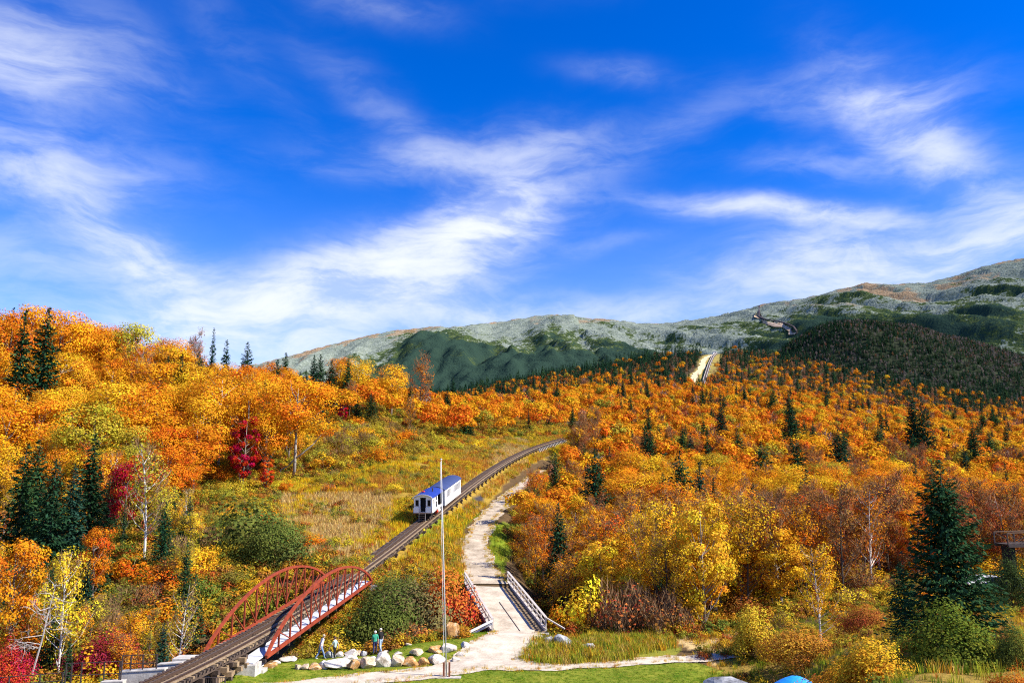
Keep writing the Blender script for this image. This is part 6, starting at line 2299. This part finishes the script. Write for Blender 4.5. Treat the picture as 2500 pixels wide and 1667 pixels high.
bankzone = lambda x, y, px, py: (px > 1700 + (py - 1600) * .55 + 50 * fbm(x * .5, y * .5, 3)) & (y < 92) & (px < 2700)
def pick_meadow(x, y, px, py, r):
    a = fbm(x / 9, y / 13, 91, 4) + r.normal(size=len(x)) * .12
    b = fbm(x / 8, y / 11, 95, 4) + r.normal(size=len(x)) * .12
    k = np.where(a > .1, 1, np.where(b > .16, 2, 3))
    tan = ((px > 660) & (px < 960) & (py > 1205) & (a < .32)) | ((px > 1190) & (py < 1135) & (px < 1290) & (b > -.1))
    k = np.where(tan, 0, k)
    return np.where((py < 1205) & (px < 900) & (b < .35), 1, k)
grow('meadow_grass', MG, 62000, (-55, 22, 84, 275), lambda x, y, px, py: inpoly(px, py, MEADOW) & off_track(x, y) & (road_dist(x, y) > .1) & (fbm(x * .11, y * .11, 4) > -.42), (.45, 1.15), 'tall yellow meadow grass on both sides of the railway', 1, pick_meadow)
grow('green_meadow_grass', GR[2:], 26000, (-30, 30, 84, 275), lambda x, y, px, py: (sum(inpoly(px + 10 * fbm(x * .4, y * .4, 2), py, q) for q in GREENS) > 0) & off_track(x, y) & (road_dist(x, y) > .1), (.3, .7), 'green grass patches beside the railway', 2)
grow('bank_grass', MG + GR[2:], 16000, (8, 60, 18, 92), bankzone, (.2, .5), 'tall yellow grass on the right bank', 3,
     lambda x, y, px, py, r: np.where(fbm(x / 5, y / 5, 41, 3) + r.normal(size=len(x)) * .15 > .12, 4, np.where(fbm(x / 6, y / 6, 47, 3) + r.normal(size=len(x)) * .15 > .1, r.integers(0, 3, len(x)), 3)))
ISL = [(1262, 1590), (1300, 1562), (1400, 1560), (1500, 1568), (1560, 1600), (1530, 1622), (1440, 1628), (1310, 1622), (1258, 1606)]
WEED = [(1400, 1566), (1480, 1545), (1640, 1548), (1655, 1580), (1560, 1600)]
grow('island_grass', GR, 3600, (-2, 16, 58, 82), lambda x, y, px, py: (inpoly(px, py, ISL) | inpoly(px, py, WEED)) & (road_dist(x, y) > -.2), (.45, .95), 'tall yellow green grass on the island in the drive', 4)
LG = [grass_mesh(5, leaf_mat('lawn_blade', ramp=[(0, (.12, .26, .012)), (.35, (.20, .29, .015)), (.6, (.08, .18, .012)), (.8, (.36, .34, .05))], transl=.3), 18, 1.6, .12, .4)]
grow('lawn_grass', LG, 30000, (-24, 18, 55, 80), lambda x, y, px, py: (lawn_in(x, y) > 0) & (road_dist(x, y) > -.05), (.10, .17), 'short blades of mown lawn grass', 5)


def under(x, y, px, py):
    tx = cx_(np.clip(y, 50, 300))
    left = (x < tx - 4) & (px < 680) & (y < 200) & (y > 62)
    left2 = (x < tx - 3) & (px < 1250) & (y > 90) & ~inpoly(px, py, MEADOW)
    edge = np.interp(y, [70, 78, 92, 110, 125, 150, 180, 220, 260, 300, 340], [2600, 1440, 1320, 1260, 1235, 1270, 1315, 1385, 1435, 1470, 1240])
    right = (px > edge) & (y > 74) & ((py < 1560 - np.maximum(0, px - 1700) * .2) | (y > 96))
    ravine = (px > 700) & (px < 1480) & (y > 70.5) & (y < 98) & (np.abs(x - tx) > 3.5) & (road_dist(x, y) > .8) & ((ground(x, y) < -13.9) | ((y > 84) & (px < 1130)))
    return (left | left2 | right | ravine) & (road_dist(x, y) > .5)
grow('undergrowth', UB, 60000, (-110, 150, 62, 250), under, (.7, 2.1), 'mixed russet and yellow undergrowth on the forest floor', 6)
bank_b = lambda x, y, px, py: bankzone(x, y, px, py) & (fbm(x * .25, y * .25, 8) > .05)
grow('forest_edge_brush', UB, 9000, (-60, 60, 215, 345), lambda x, y, px, py: (px > 880) & (px < 1480) & (py < 1066) & ((np.abs(x - cx_(np.clip(y, 50, 300))) > 4) | (y > 297)), (1.0, 3.4), 'low brush under the trees behind the top of the track', 13)
grow('verge_grass', MG, 60000, (-22, 20, 56, 192), lambda x, y, px, py: (np.abs(road_dist(x, y) + .25 - .9 * fbm(x * .8, y * .8, 77, 3)) < .42) & ((y < 76.5) | (y > 96)) & (px < 1740), (.15, .42), 'ragged grass along the edges of the dirt road and drive', 14, lambda x, y, px, py, r: np.where(r.random(len(x)) < .4, 3, np.where(r.random(len(x)) < .5, 0, 1)))
grow('ravine_growth', UB, 9000, (-22, 6, 66, 98), lambda x, y, px, py: (x > cx_(y) - 2.5) & (px < 1135) & (px > 660) & (y > 71.5) & (road_dist(x, y) > .9), (.5, 1.3), 'green and yellow weeds on the ravine slope under the red bridge', 12)
grow('bank_undergrowth', UB, 4200, (8, 60, 18, 92), bank_b, (.4, 1.1), 'low brown and yellow brush on the right bank', 7)
SCRUB = [bushlet(8)]
grow('meadow_scrub', UB, 16000, (-55, 22, 90, 270), lambda x, y, px, py: inpoly(px, py, MEADOW) & off_track(x, y) & (np.abs(x - cx_(np.clip(y, 50, 300))) > 3) & (road_dist(x, y) > 1) & (fbm(x * .13, y * .13, 14) > .1), (.5, 1.6), 'low bushes scattered through the meadow', 8)
